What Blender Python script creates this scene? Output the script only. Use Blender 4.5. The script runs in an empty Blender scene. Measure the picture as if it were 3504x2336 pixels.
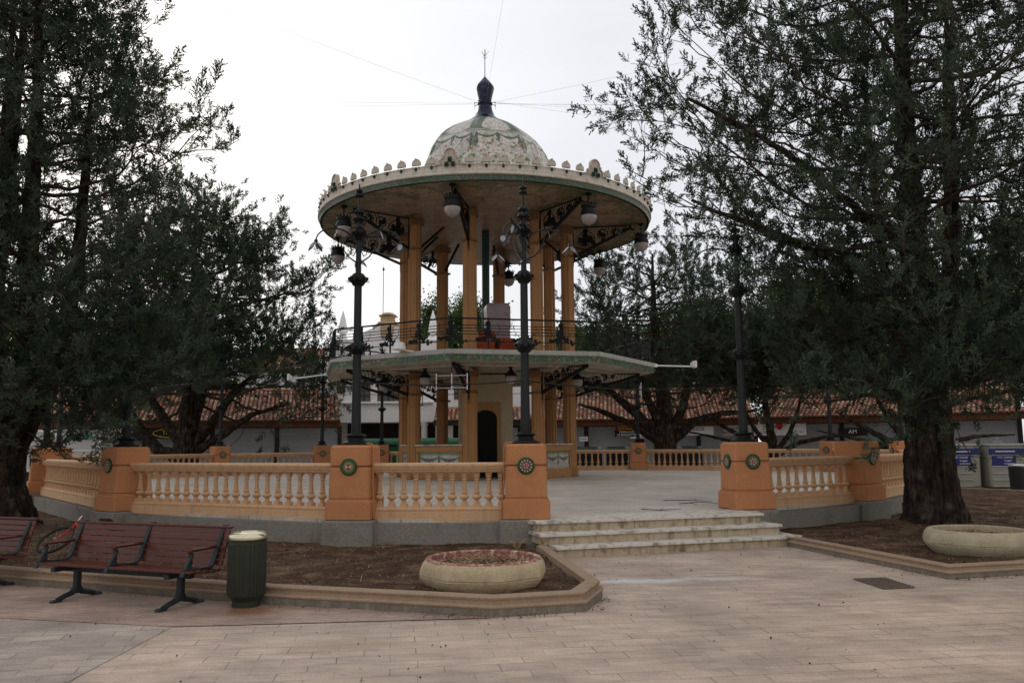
import bpy, bmesh, math, random
import numpy as np
from mathutils import Vector, Matrix, noise
R=math.radians; PI=math.pi; sin=math.sin; cos=math.cos
random.seed(7); rng=np.random.default_rng(7)
S=bpy.context.scene
# ---------------------------------------------------------------- camera
cam=bpy.data.cameras.new('camera'); co=bpy.data.objects.new('camera',cam); S.collection.objects.link(co)
cam.sensor_width=36; cam.lens=36*2845.6/3504; cam.clip_end=3000; cam.clip_start=.1
pitch,roll=.1224,-.0082
F_=Vector((0,cos(pitch),sin(pitch))); U0=Vector((0,-sin(pitch),cos(pitch))); R0=Vector((1,0,0))
R2_=R0*cos(roll)+U0*sin(roll); U2_=U0*cos(roll)-R0*sin(roll)
m=Matrix((R2_,U2_,-F_)).transposed().to_4x4(); m.translation=Vector((0,0,1.7)); co.matrix_world=m
S.camera=co
# ---------------------------------------------------------------- world, sun, exposure
SUN_EL,SUN_AZ=24,-30     # elevation, azimuth from +Y towards +X
w=bpy.data.worlds.new('World'); S.world=w; w.use_nodes=True; nt=w.node_tree; N=nt.nodes; L=nt.links
bg=N['Background']; bg.inputs['Strength'].default_value=.1
sky=N.new('ShaderNodeTexSky'); sky.sky_type='NISHITA'; sky.sun_disc=False; sky.sun_elevation=R(SUN_EL); sky.sun_rotation=R(SUN_AZ)
sky.dust_density=3; sky.air_density=1
tc=N.new('ShaderNodeTexCoord')
sd=Vector((sin(R(SUN_AZ))*cos(R(SUN_EL)),cos(R(SUN_AZ))*cos(R(SUN_EL)),sin(R(SUN_EL))))
nrm=N.new('ShaderNodeVectorMath'); nrm.operation='NORMALIZE'; L.new(tc.outputs['Generated'],nrm.inputs[0])
dot=N.new('ShaderNodeVectorMath'); dot.operation='DOT_PRODUCT'; dot.inputs[1].default_value=sd; L.new(nrm.outputs[0],dot.inputs[0])
mr=N.new('ShaderNodeMapRange'); mr.inputs['From Min'].default_value=-.3; mr.inputs['From Max'].default_value=1; L.new(dot.outputs['Value'],mr.inputs['Value'])
cr=N.new('ShaderNodeValToRGB'); L.new(mr.outputs[0],cr.inputs['Fac'])
e=cr.color_ramp.elements
e[0].position=0; e[0].color=(.80,.78,.76,1); e[1].position=1; e[1].color=(1,.99,.98,1)
x=cr.color_ramp.elements.new(.6); x.color=(.78,.785,.82,1)
x=cr.color_ramp.elements.new(.88); x.color=(.80,.815,.86,1)
x=cr.color_ramp.elements.new(.965); x.color=(.93,.94,.96,1)
mp=N.new('ShaderNodeMapping'); mp.inputs['Scale'].default_value=(1.2,1.2,5); mp.inputs['Rotation'].default_value=(.15,.1,0); L.new(nrm.outputs[0],mp.inputs[0])
nz=N.new('ShaderNodeTexNoise'); nz.inputs['Scale'].default_value=1.7; nz.inputs['Detail'].default_value=5; nz.inputs['Roughness'].default_value=.5; L.new(mp.outputs[0],nz.inputs['Vector'])
mr2=N.new('ShaderNodeMapRange'); mr2.inputs['From Min'].default_value=.3; mr2.inputs['From Max'].default_value=.7; mr2.inputs['To Min'].default_value=10.3; mr2.inputs['To Max'].default_value=11.5; L.new(nz.outputs['Fac'],mr2.inputs['Value'])
sc=N.new('ShaderNodeVectorMath'); sc.operation='SCALE'; L.new(cr.outputs['Color'],sc.inputs[0]); L.new(mr2.outputs[0],sc.inputs['Scale'])
mx=N.new('ShaderNodeMixRGB'); mx.inputs['Fac'].default_value=.93; L.new(sky.outputs[0],mx.inputs[1]); L.new(sc.outputs[0],mx.inputs[2]); L.new(mx.outputs[0],bg.inputs['Color'])
sl=bpy.data.lights.new('sun','SUN'); sl.energy=.5; sl.angle=R(20); sl.color=(1,.95,.88); so=bpy.data.objects.new('sun',sl); S.collection.objects.link(so)
so.rotation_euler=(-sd).to_track_quat('-Z','Y').to_euler(); so.location=(0,0,30)
S.view_settings.view_transform='Standard'; S.view_settings.look='None'; S.view_settings.exposure=0; S.view_settings.gamma=1
S.render.resolution_x=1024; S.render.resolution_y=682
# ---------------------------------------------------------------- materials
def mat(name,c,rough=.8,var=.15,vs=3.,bump=0,bs=40.,metal=0,c2=None,spec=.22,attr=None,stain=None,fine=.08):
    """base colour with two noise scales, optional second colour in patches, attribute colour, bump"""
    m=bpy.data.materials.new(name); m.use_nodes=True; nt=m.node_tree; N=nt.nodes; L=nt.links
    b=N['Principled BSDF']; b.inputs['Roughness'].default_value=rough; b.inputs['Metallic'].default_value=metal; b.inputs['Specular IOR Level'].default_value=spec
    tc=N.new('ShaderNodeTexCoord'); P=tc.outputs['Object']
    n1=N.new('ShaderNodeTexNoise'); n1.inputs['Scale'].default_value=vs; n1.inputs['Detail'].default_value=6; n1.inputs['Roughness'].default_value=.6; L.new(P,n1.inputs['Vector'])
    n2=N.new('ShaderNodeTexNoise'); n2.inputs['Scale'].default_value=vs*14; n2.inputs['Detail'].default_value=3; L.new(P,n2.inputs['Vector'])
    if attr:
        a=N.new('ShaderNodeAttribute'); a.attribute_name=attr; base=a.outputs['Color']
    else:
        rgb=N.new('ShaderNodeRGB'); rgb.outputs[0].default_value=(*c,1); base=rgb.outputs[0]
    if c2:
        r=N.new('ShaderNodeMapRange'); r.inputs['From Min'].default_value=.48; r.inputs['From Max'].default_value=.68; L.new(n1.outputs['Fac'],r.inputs['Value'])
        mm=N.new('ShaderNodeMixRGB'); L.new(r.outputs[0],mm.inputs['Fac']); L.new(base,mm.inputs[1]); mm.inputs[2].default_value=(*c2,1); base=mm.outputs[0]
    def mul(base,src,amt):
        r=N.new('ShaderNodeMapRange'); r.inputs['From Min'].default_value=.3; r.inputs['From Max'].default_value=.7; r.inputs['To Min'].default_value=1-amt; r.inputs['To Max'].default_value=1+amt; L.new(src,r.inputs['Value'])
        v=N.new('ShaderNodeVectorMath'); v.operation='SCALE'; L.new(base,v.inputs[0]); L.new(r.outputs[0],v.inputs['Scale']); return v.outputs[0]
    base=mul(base,n1.outputs['Fac'],var); base=mul(base,n2.outputs['Fac'],fine)
    if stain:   # vertical run-off stains
        mp=N.new('ShaderNodeMapping'); mp.inputs['Scale'].default_value=(6,6,.7); L.new(P,mp.inputs[0])
        n3=N.new('ShaderNodeTexNoise'); n3.inputs['Scale'].default_value=2; n3.inputs['Detail'].default_value=5; L.new(mp.outputs[0],n3.inputs['Vector'])
        r=N.new('ShaderNodeMapRange'); r.inputs['From Min'].default_value=.52; r.inputs['From Max'].default_value=.72; r.inputs['To Max'].default_value=.6; L.new(n3.outputs['Fac'],r.inputs['Value'])
        mm=N.new('ShaderNodeMixRGB'); L.new(r.outputs[0],mm.inputs['Fac']); L.new(base,mm.inputs[1]); mm.inputs[2].default_value=(*stain,1); base=mm.outputs[0]
    L.new(base,b.inputs['Base Color'])
    if bump:
        n4=N.new('ShaderNodeTexNoise'); n4.inputs['Scale'].default_value=bs; n4.inputs['Detail'].default_value=5; L.new(P,n4.inputs['Vector'])
        bp=N.new('ShaderNodeBump'); bp.inputs['Strength'].default_value=bump; bp.inputs['Distance'].default_value=.02; L.new(n4.outputs['Fac'],bp.inputs['Height']); L.new(bp.outputs[0],b.inputs['Normal'])
    m['basesock']=0
    return m
def mosaic(name,c,scale=22,attr=None,grout=(.16,.15,.13),spots=None,thr=.86,patch=None,gw=.05):
    """broken-tile mosaic: voronoi cells, grout lines, random coloured cells"""
    m=bpy.data.materials.new(name); m.use_nodes=True; nt=m.node_tree; N=nt.nodes; L=nt.links; b=N['Principled BSDF']; b.inputs['Roughness'].default_value=.45
    tc=N.new('ShaderNodeTexCoord'); P=tc.outputs['Object']
    v=N.new('ShaderNodeTexVoronoi'); v.inputs['Scale'].default_value=scale; L.new(P,v.inputs['Vector'])
    d=N.new('ShaderNodeTexVoronoi'); d.feature='DISTANCE_TO_EDGE'; d.inputs['Scale'].default_value=scale; L.new(P,d.inputs['Vector'])
    if attr: a=N.new('ShaderNodeAttribute'); a.attribute_name=attr; base=a.outputs['Color']
    else: rgb=N.new('ShaderNodeRGB'); rgb.outputs[0].default_value=(*c,1); base=rgb.outputs[0]
    sep=N.new('ShaderNodeSeparateColor'); L.new(v.outputs['Color'],sep.inputs[0])
    if patch:
        pc,ps,pt=patch; n=N.new('ShaderNodeTexNoise'); n.inputs['Scale'].default_value=ps; n.inputs['Detail'].default_value=4; L.new(P,n.inputs['Vector'])
        g=N.new('ShaderNodeMath'); g.operation='GREATER_THAN'; g.inputs[1].default_value=pt; L.new(n.outputs['Fac'],g.inputs[0])
        mm=N.new('ShaderNodeMixRGB'); L.new(g.outputs[0],mm.inputs[0]); L.new(base,mm.inputs[1]); mm.inputs[2].default_value=(*pc,1); base=mm.outputs[0]
    r=N.new('ShaderNodeMapRange'); r.inputs['To Min'].default_value=.75; r.inputs['To Max'].default_value=1.2; L.new(sep.outputs[1],r.inputs['Value'])
    s=N.new('ShaderNodeVectorMath'); s.operation='SCALE'; L.new(base,s.inputs[0]); L.new(r.outputs[0],s.inputs['Scale']); base=s.outputs[0]
    if spots:
        for k,(sc_,t0) in enumerate(zip(spots,(thr,thr+.06))):
            g=N.new('ShaderNodeMath'); g.operation='GREATER_THAN'; g.inputs[1].default_value=t0; L.new(sep.outputs[0],g.inputs[0])
            mm=N.new('ShaderNodeMixRGB'); L.new(g.outputs[0],mm.inputs[0]); L.new(base,mm.inputs[1]); mm.inputs[2].default_value=(*sc_,1); base=mm.outputs[0]
    lt=N.new('ShaderNodeMath'); lt.operation='LESS_THAN'; lt.inputs[1].default_value=gw; L.new(d.outputs['Distance'],lt.inputs[0])
    mm=N.new('ShaderNodeMixRGB'); L.new(lt.outputs[0],mm.inputs[0]); L.new(base,mm.inputs[1]); mm.inputs[2].default_value=(*grout,1)
    n=N.new('ShaderNodeTexNoise'); n.inputs['Scale'].default_value=1.5; n.inputs['Detail'].default_value=6; L.new(P,n.inputs['Vector'])
    r=N.new('ShaderNodeMapRange'); r.inputs['From Min'].default_value=.3; r.inputs['From Max'].default_value=.7; r.inputs['To Min'].default_value=.72; r.inputs['To Max'].default_value=1.1; L.new(n.outputs['Fac'],r.inputs['Value'])
    s=N.new('ShaderNodeVectorMath'); s.operation='SCALE'; L.new(mm.outputs[0],s.inputs[0]); L.new(r.outputs[0],s.inputs['Scale'])
    L.new(s.outputs[0],b.inputs['Base Color']); return m
def paving(name,c1,c2,mortar,bw,bh,rot=0,marks=(),dirt=.55,rough=.56):
    m=bpy.data.materials.new(name); m.use_nodes=True; nt=m.node_tree; N=nt.nodes; L=nt.links; b=N['Principled BSDF']; b.inputs['Specular IOR Level'].default_value=.5
    tc=N.new('ShaderNodeTexCoord'); P=tc.outputs['Object']
    mp=N.new('ShaderNodeMapping'); mp.inputs['Rotation'].default_value=(0,0,rot); L.new(P,mp.inputs[0])
    wn=N.new('ShaderNodeTexNoise'); wn.inputs['Scale'].default_value=1.1; L.new(P,wn.inputs['Vector'])
    wv=N.new('ShaderNodeVectorMath'); wv.operation='SCALE'; wv.inputs['Scale'].default_value=.05; L.new(wn.outputs['Color'],wv.inputs[0])
    wa=N.new('ShaderNodeVectorMath'); wa.operation='ADD'; L.new(mp.outputs[0],wa.inputs[0]); L.new(wv.outputs[0],wa.inputs[1])
    br=N.new('ShaderNodeTexBrick'); L.new(wa.outputs[0],br.inputs['Vector']); br.inputs['Scale'].default_value=1
    br.inputs['Brick Width'].default_value=bw; br.inputs['Row Height'].default_value=bh; br.inputs['Mortar Size'].default_value=.0045; br.inputs['Mortar Smooth'].default_value=.3
    br.inputs['Color1'].default_value=(*c1,1); br.inputs['Color2'].default_value=(*c2,1); br.inputs['Mortar'].default_value=(*c1,1); br.offset=.5
    # joints are dark only here and there (most are filled with pale dust)
    jn=N.new('ShaderNodeTexNoise'); jn.inputs['Scale'].default_value=1.6; jn.inputs['Detail'].default_value=4; L.new(P,jn.inputs['Vector'])
    jr=N.new('ShaderNodeMapRange'); jr.inputs['From Min'].default_value=.38; jr.inputs['From Max'].default_value=.6; L.new(jn.outputs['Fac'],jr.inputs['Value'])
    jm=N.new('ShaderNodeMath'); jm.operation='MULTIPLY'; L.new(jr.outputs[0],jm.inputs[0]); L.new(br.outputs['Fac'],jm.inputs[1])
    base=N.new('ShaderNodeMixRGB'); L.new(jm.outputs[0],base.inputs[0]); L.new(br.outputs['Color'],base.inputs[1]); base.inputs[2].default_value=(*mortar,1); base=base.outputs[0]
    def mul(base,scale,a,b_,det=6,rg=.65,stretch=None):
        n=N.new('ShaderNodeTexNoise'); n.inputs['Scale'].default_value=scale; n.inputs['Detail'].default_value=det; n.inputs['Roughness'].default_value=rg
        if stretch:
            q=N.new('ShaderNodeMapping'); q.inputs['Scale'].default_value=stretch; q.inputs['Rotation'].default_value=(0,0,rot); L.new(P,q.inputs[0]); L.new(q.outputs[0],n.inputs['Vector'])
        else: L.new(P,n.inputs['Vector'])
        r=N.new('ShaderNodeMapRange'); r.inputs['From Min'].default_value=.32; r.inputs['From Max'].default_value=.68; r.inputs['To Min'].default_value=a; r.inputs['To Max'].default_value=b_; L.new(n.outputs['Fac'],r.inputs['Value'])
        s=N.new('ShaderNodeVectorMath'); s.operation='SCALE'; L.new(base,s.inputs[0]); L.new(r.outputs[0],s.inputs['Scale']); return s.outputs[0]
    base=mul(base,.35,1-dirt*.35,1+dirt*.2,2); base=mul(base,.9,1-dirt*.5,1+dirt*.35); base=mul(base,3.5,1-dirt*.35,1+dirt*.3,stretch=(.6,1.8,1)); base=mul(base,45,.86,1.12,3)
    for (cx,cy,rx,ry,col,amt) in marks:
        q=N.new('ShaderNodeMapping'); q.vector_type='TEXTURE'; q.inputs['Location'].default_value=(cx,cy,0); q.inputs['Scale'].default_value=(rx,ry,1); L.new(P,q.inputs[0])
        ln=N.new('ShaderNodeVectorMath'); ln.operation='LENGTH'; L.new(q.outputs[0],ln.inputs[0])
        n=N.new('ShaderNodeTexNoise'); n.inputs['Scale'].default_value=4; n.inputs['Detail'].default_value=6; L.new(P,n.inputs['Vector'])
        ad=N.new('ShaderNodeMath'); ad.operation='MULTIPLY_ADD'; ad.inputs[1].default_value=1.2; L.new(n.outputs['Fac'],ad.inputs[0]); L.new(ln.outputs['Value'],ad.inputs[2])
        r=N.new('ShaderNodeMapRange'); r.inputs['From Min'].default_value=1.5; r.inputs['From Max'].default_value=.8; r.inputs['To Max'].default_value=amt; L.new(ad.outputs[0],r.inputs['Value'])
        mm=N.new('ShaderNodeMixRGB'); L.new(r.outputs[0],mm.inputs[0]); L.new(base,mm.inputs[1]); mm.inputs[2].default_value=(*col,1); base=mm.outputs[0]
    L.new(base,b.inputs['Base Color'])
    rn=N.new('ShaderNodeMapRange'); rn.inputs['To Min'].default_value=rough-.12; rn.inputs['To Max'].default_value=rough+.15; L.new(jn.outputs['Fac'],rn.inputs['Value']); L.new(rn.outputs[0],b.inputs['Roughness'])
    bp=N.new('ShaderNodeBump'); bp.invert=True; bp.inputs['Strength'].default_value=.5; bp.inputs['Distance'].default_value=.006; L.new(br.outputs['Fac'],bp.inputs['Height'])
    n=N.new('ShaderNodeTexNoise'); n.inputs['Scale'].default_value=60; L.new(P,n.inputs['Vector'])
    b2=N.new('ShaderNodeBump'); b2.inputs['Strength'].default_value=.15; b2.inputs['Distance'].default_value=.01; L.new(n.outputs['Fac'],b2.inputs['Height']); L.new(bp.outputs[0],b2.inputs['Normal']); L.new(b2.outputs[0],b.inputs['Normal'])
    return m
M={}
M['pave']=paving('paving_stone',(.54,.415,.325),(.47,.36,.285),(.12,.095,.075),.42,.21,R(-8),marks=[(1.5,10.6,1.1,.30,(.62,.61,.60),.8),(2.5,10.75,.8,.22,(.62,.61,.60),.6),(4.4,10.3,1.2,.8,(.30,.27,.24),.5),(-1.5,7.4,.9,.35,(.34,.24,.15),.5),(-2.35,8.35,.75,.5,(.24,.12,.045),.0)])
M['pave_b']=paving('paving_diagonal',(.44,.36,.30),(.36,.30,.255),(.12,.10,.08),.42,.21,R(-14+90+90))
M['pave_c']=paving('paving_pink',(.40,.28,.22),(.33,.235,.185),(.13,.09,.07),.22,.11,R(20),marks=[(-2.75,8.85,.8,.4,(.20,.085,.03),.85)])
M['terrace']=paving('terrace_paving',(.52,.455,.39),(.47,.41,.355),(.22,.18,.155),.3,.15,R(-10),dirt=.35)
M['far']=mat('asphalt',(.16,.15,.14),.9,.2,.6)
M['orange']=mat('orange_render',(.48,.213,.096),.85,.14,1.6,bump=.35,bs=120,fine=.05,c2=(.41,.178,.082))
M['cream']=mat('cream_render',(.60,.375,.215),.75,.12,2.2,bump=.2,bs=90,c2=(.49,.31,.18),stain=(.40,.25,.14))
M['concrete']=mat('concrete',(.235,.215,.185),.9,.28,2.2,bump=.5,bs=35,c2=(.15,.145,.14),fine=.15)
M['kerb']=mat('sandstone',(.33,.235,.16),.85,.2,3,bump=.35,bs=60,c2=(.22,.16,.115),fine=.12)
M['kerb_foot']=mat('stained_kerb_foot',(.20,.175,.14),.85,.3,4,bump=.4,bs=40,c2=(.11,.10,.085),stain=(.30,.27,.22),fine=.2)
M['step']=mat('veined_stone',(.60,.555,.49),.6,.2,7,bump=.2,bs=30,c2=(.17,.135,.105),fine=.1)
M['riser']=mat('yellowed_stone',(.50,.41,.29),.7,.2,6,bump=.2,bs=30,c2=(.20,.15,.10),fine=.1,stain=(.09,.065,.045))
M['iron']=mat('painted_iron',(.011,.013,.013),.5,.2,6,bump=.1,bs=40,metal=.0,spec=.14)
M['irongrey']=mat('weathered_iron',(.018,.021,.022),.5,.25,5,bump=.15,bs=60,spec=.2)
M['petal']=mat('grey_petal',(.22,.23,.25),.35,.1,6,metal=.6)
M['column']=mat('ochre_column',(.36,.19,.085),.8,.10,1.5,bump=.15,bs=70)
M['column_dark']=mat('ochre_band',(.20,.115,.055),.7,.2,5)
M['beige']=mat('beige_render',(.40,.33,.215),.85,.08,1.5,bump=.15,bs=60)
M['white']=mat('white_render',(.87,.86,.87),.85,.05,.6)
M['cornice']=mat('white_cornice',(.62,.57,.50),.6,.15,3,c2=(.40,.33,.25),fine=.1,stain=(.36,.30,.23))
M['shell']=mat('shell_ceramic',(.52,.47,.40),.45,.25,9,c2=(.30,.22,.15),fine=.15)
M['green_glaze']=mat('green_glaze',(.012,.05,.028),.2,.3,12)
M['blue_glaze']=mat('cobalt_glaze',(.010,.012,.030),.16,.35,7,c2=(.03,.035,.09))
M['mos_green']=mosaic('green_mosaic',(.018,.075,.045),26,grout=(.17,.19,.14),spots=[(.10,.22,.11),(.26,.10,.08)],thr=.84,gw=.05)
M['mos_green2']=mosaic('green_mosaic_deck',(.018,.085,.045),15,grout=(.20,.24,.18),spots=[(.12,.25,.12),(.36,.10,.09)],thr=.82,gw=.05)
M['mos_dome']=mosaic('dome_mosaic',(.6,.56,.5),9.5,attr='col',grout=(.24,.21,.18),gw=.032)
M['mos_ceil']=mosaic('ceiling_mosaic',(.30,.21,.145),9,grout=(.30,.205,.14),spots=[(.36,.22,.15),(.24,.08,.05)],thr=.90,gw=.05,attr='col')
M['mos_panel']=mosaic('panel_mosaic',(.5,.48,.42),20,attr='col',grout=(.3,.28,.24),gw=.04)
M['soffit']=mosaic('soffit_plaster',(.46,.42,.34),6,grout=(.42,.38,.31),spots=[(.46,.42,.34),(.34,.13,.09)],thr=.93,gw=.02)
M['deckedge']=mat('deck_edge',(.36,.36,.34),.8,.15,2,stain=(.24,.22,.19),bump=.2)
M['globe']=mat('opal_globe',(.33,.30,.29),.25,.08,6)
M['drain']=mat('green_pipe',(.015,.04,.03),.35,.15,4)
M['wood']=mat('varnished_wood',(.085,.017,.008),.36,.25,7,bump=.1,bs=30,c2=(.06,.013,.008),spec=.35)
M['benchiron']=mat('bench_iron',(.022,.027,.031),.5,.2,8,bump=.1)
M['bin']=mat('green_bin_metal',(.030,.033,.024),.45,.15,5)
M['brass']=mat('brass_lid',(.66,.62,.44),.22,.15,3,metal=.9)
M['planter']=mat('planter_stone',(.50,.405,.26),.85,.18,6,bump=.5,bs=45,c2=(.34,.25,.18),fine=.15)
M['planter2']=mat('planter_stone_grey',(.44,.38,.26),.85,.2,4,bump=.5,bs=45,c2=(.31,.27,.19),fine=.15)
M['redrim']=mat('red_worn_rim',(.30,.12,.10),.85,.3,14,bump=.5,c2=(.46,.37,.28))
M['soil']=mat('soil',(.075,.044,.027),.95,.4,2.5,bump=1,bs=45,c2=(.13,.085,.052),fine=.5,spec=.1)
M['straw']=mat('straw',(.42,.30,.17),.9,.3,9)
M['dry']=mat('dead_leaf',(.10,.055,.035),.9,.3,9)
M['bark']=mat('bark',(.036,.027,.021),.95,.4,4,c2=(.068,.054,.042),fine=.3,spec=.1)
def fissures(m):
    nt=m.node_tree;N=nt.nodes;L=nt.links;b=N['Principled BSDF'];tc=N.new('ShaderNodeTexCoord'); mp=N.new('ShaderNodeMapping'); mp.inputs['Scale'].default_value=(14,14,1.6); L.new(tc.outputs['Object'],mp.inputs[0])
    n=N.new('ShaderNodeTexNoise'); n.inputs['Scale'].default_value=1; n.inputs['Detail'].default_value=8; n.inputs['Roughness'].default_value=.65; n.inputs['Distortion'].default_value=.4; L.new(mp.outputs[0],n.inputs['Vector'])
    bp=N.new('ShaderNodeBump'); bp.inputs['Strength'].default_value=1; bp.inputs['Distance'].default_value=.09; L.new(n.outputs['Fac'],bp.inputs['Height']); L.new(bp.outputs[0],b.inputs['Normal'])
    src=b.inputs['Base Color'].links[0].from_socket; r=N.new('ShaderNodeMapRange'); r.inputs['From Min'].default_value=.38; r.inputs['From Max'].default_value=.62; r.inputs['To Min'].default_value=.35; r.inputs['To Max'].default_value=1.5; L.new(n.outputs['Fac'],r.inputs['Value'])
    v=N.new('ShaderNodeVectorMath'); v.operation='SCALE'; L.new(src,v.inputs[0]); L.new(r.outputs[0],v.inputs['Scale']); L.new(v.outputs[0],b.inputs['Base Color'])
fissures(M['bark'])
M['twig']=mat('twig',(.058,.045,.036),.9,.25,5)
M['shutter']=mat('grey_shutter',(.36,.39,.42),.55,.08,1)
M['brown']=mat('brown_fascia',(.115,.045,.022),.8,.2,3)
M['frame_dark']=mat('dark_frame',(.035,.032,.03),.7,.1,3)
M['dark']=mat('dark_opening',(.012,.012,.012),.9,.1,3)
M['glass']=mat('window_glass',(.12,.13,.14),.1,.1,3)
M['winwood']=mat('brown_window_wood',(.09,.035,.02),.6,.1,3)
M['tan']=mat('tan_pipe',(.42,.30,.17),.6,.1,3)
M['dumpster']=mat('green_plastic',(.012,.095,.035),.45,.15,3)
M['dullgreen']=mat('dull_green_lid',(.09,.14,.105),.4,.1,3)
M['lightgreen']=mat('light_green',(.08,.36,.14),.5,.1,3)
M['recyc']=mat('grey_recycling',(.25,.25,.22),.5,.08,2)
M['blue']=mat('navy_panel',(.015,.025,.13),.45,.1,3)
M['paint_white']=mat('white_paint',(.74,.74,.73),.5,.05,3)
M['vanwhite']=mat('van_white',(.46,.46,.47),.45,.06,2)
M['red']=mat('red_paint',(.38,.02,.015),.35,.1,5)
M['orange_red']=mat('crate_red',(.28,.045,.015),.5,.2,4)
M['plastic_wrap']=mat('wrapped_plastic',(.32,.26,.28),.25,.25,3,bump=.9,bs=7,c2=(.20,.15,.165))
M['black']=mat('black',(.018,.018,.018),.6,.1,3)
M['cable']=mat('thin_cable',(.42,.41,.41),.6,.05,3)
M['signblack']=mat('sign_black',(.015,.014,.014),.5,.1,3)
M['signred']=mat('sign_red',(.22,.01,.012),.5,.1,3)
M['yellow']=mat('yellow_letters',(.72,.55,.02),.5,.05,3)
M['ltext']=mat('white_letters',(.8,.8,.8),.5,.03,3)
M['dtext']=mat('dark_letters',(.10,.02,.03),.5,.03,3)
M['rtext']=mat('red_letters',(.42,.03,.05),.5,.03,3)
M['btext']=mat('blue_letters',(.05,.07,.25),.5,.03,3)
M['tile']=mat('roof_tile',(.4,.2,.1),.85,.18,1.2,attr='col',fine=.15)
M['grate']=mat('rusty_grate',(.135,.10,.078),.8,.3,20,bump=.5)
M['pebble']=mat('pebble',(.16,.12,.09),.9,.3,9)
M['silver']=mat('silver_bar',(.5,.5,.5),.3,.1,3,metal=.8)
M['cream_stone']=mat('cream_stone_urn',(.50,.37,.22),.8,.2,2)
def foliage(name,rough=.65,trans=.12,spec=.12):
    m=bpy.data.materials.new(name); m.use_nodes=True; nt=m.node_tree; N=nt.nodes; L=nt.links; b=N['Principled BSDF']; b.inputs['Roughness'].default_value=rough; b.inputs['Specular IOR Level'].default_value=spec
    a=N.new('ShaderNodeAttribute'); a.attribute_name='col'; L.new(a.outputs['Color'],b.inputs['Base Color'])
    t=N.new('ShaderNodeBsdfTranslucent'); L.new(a.outputs['Color'],t.inputs['Color']); mx=N.new('ShaderNodeMixShader'); mx.inputs[0].default_value=trans
    L.new(b.outputs[0],mx.inputs[1]); L.new(t.outputs[0],mx.inputs[2]); L.new(mx.outputs[0],N['Material Output'].inputs['Surface']); return m
M['cypress']=foliage('cypress_foliage',trans=.1); M['leafy']=foliage('leaf_foliage',trans=.35)
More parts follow.
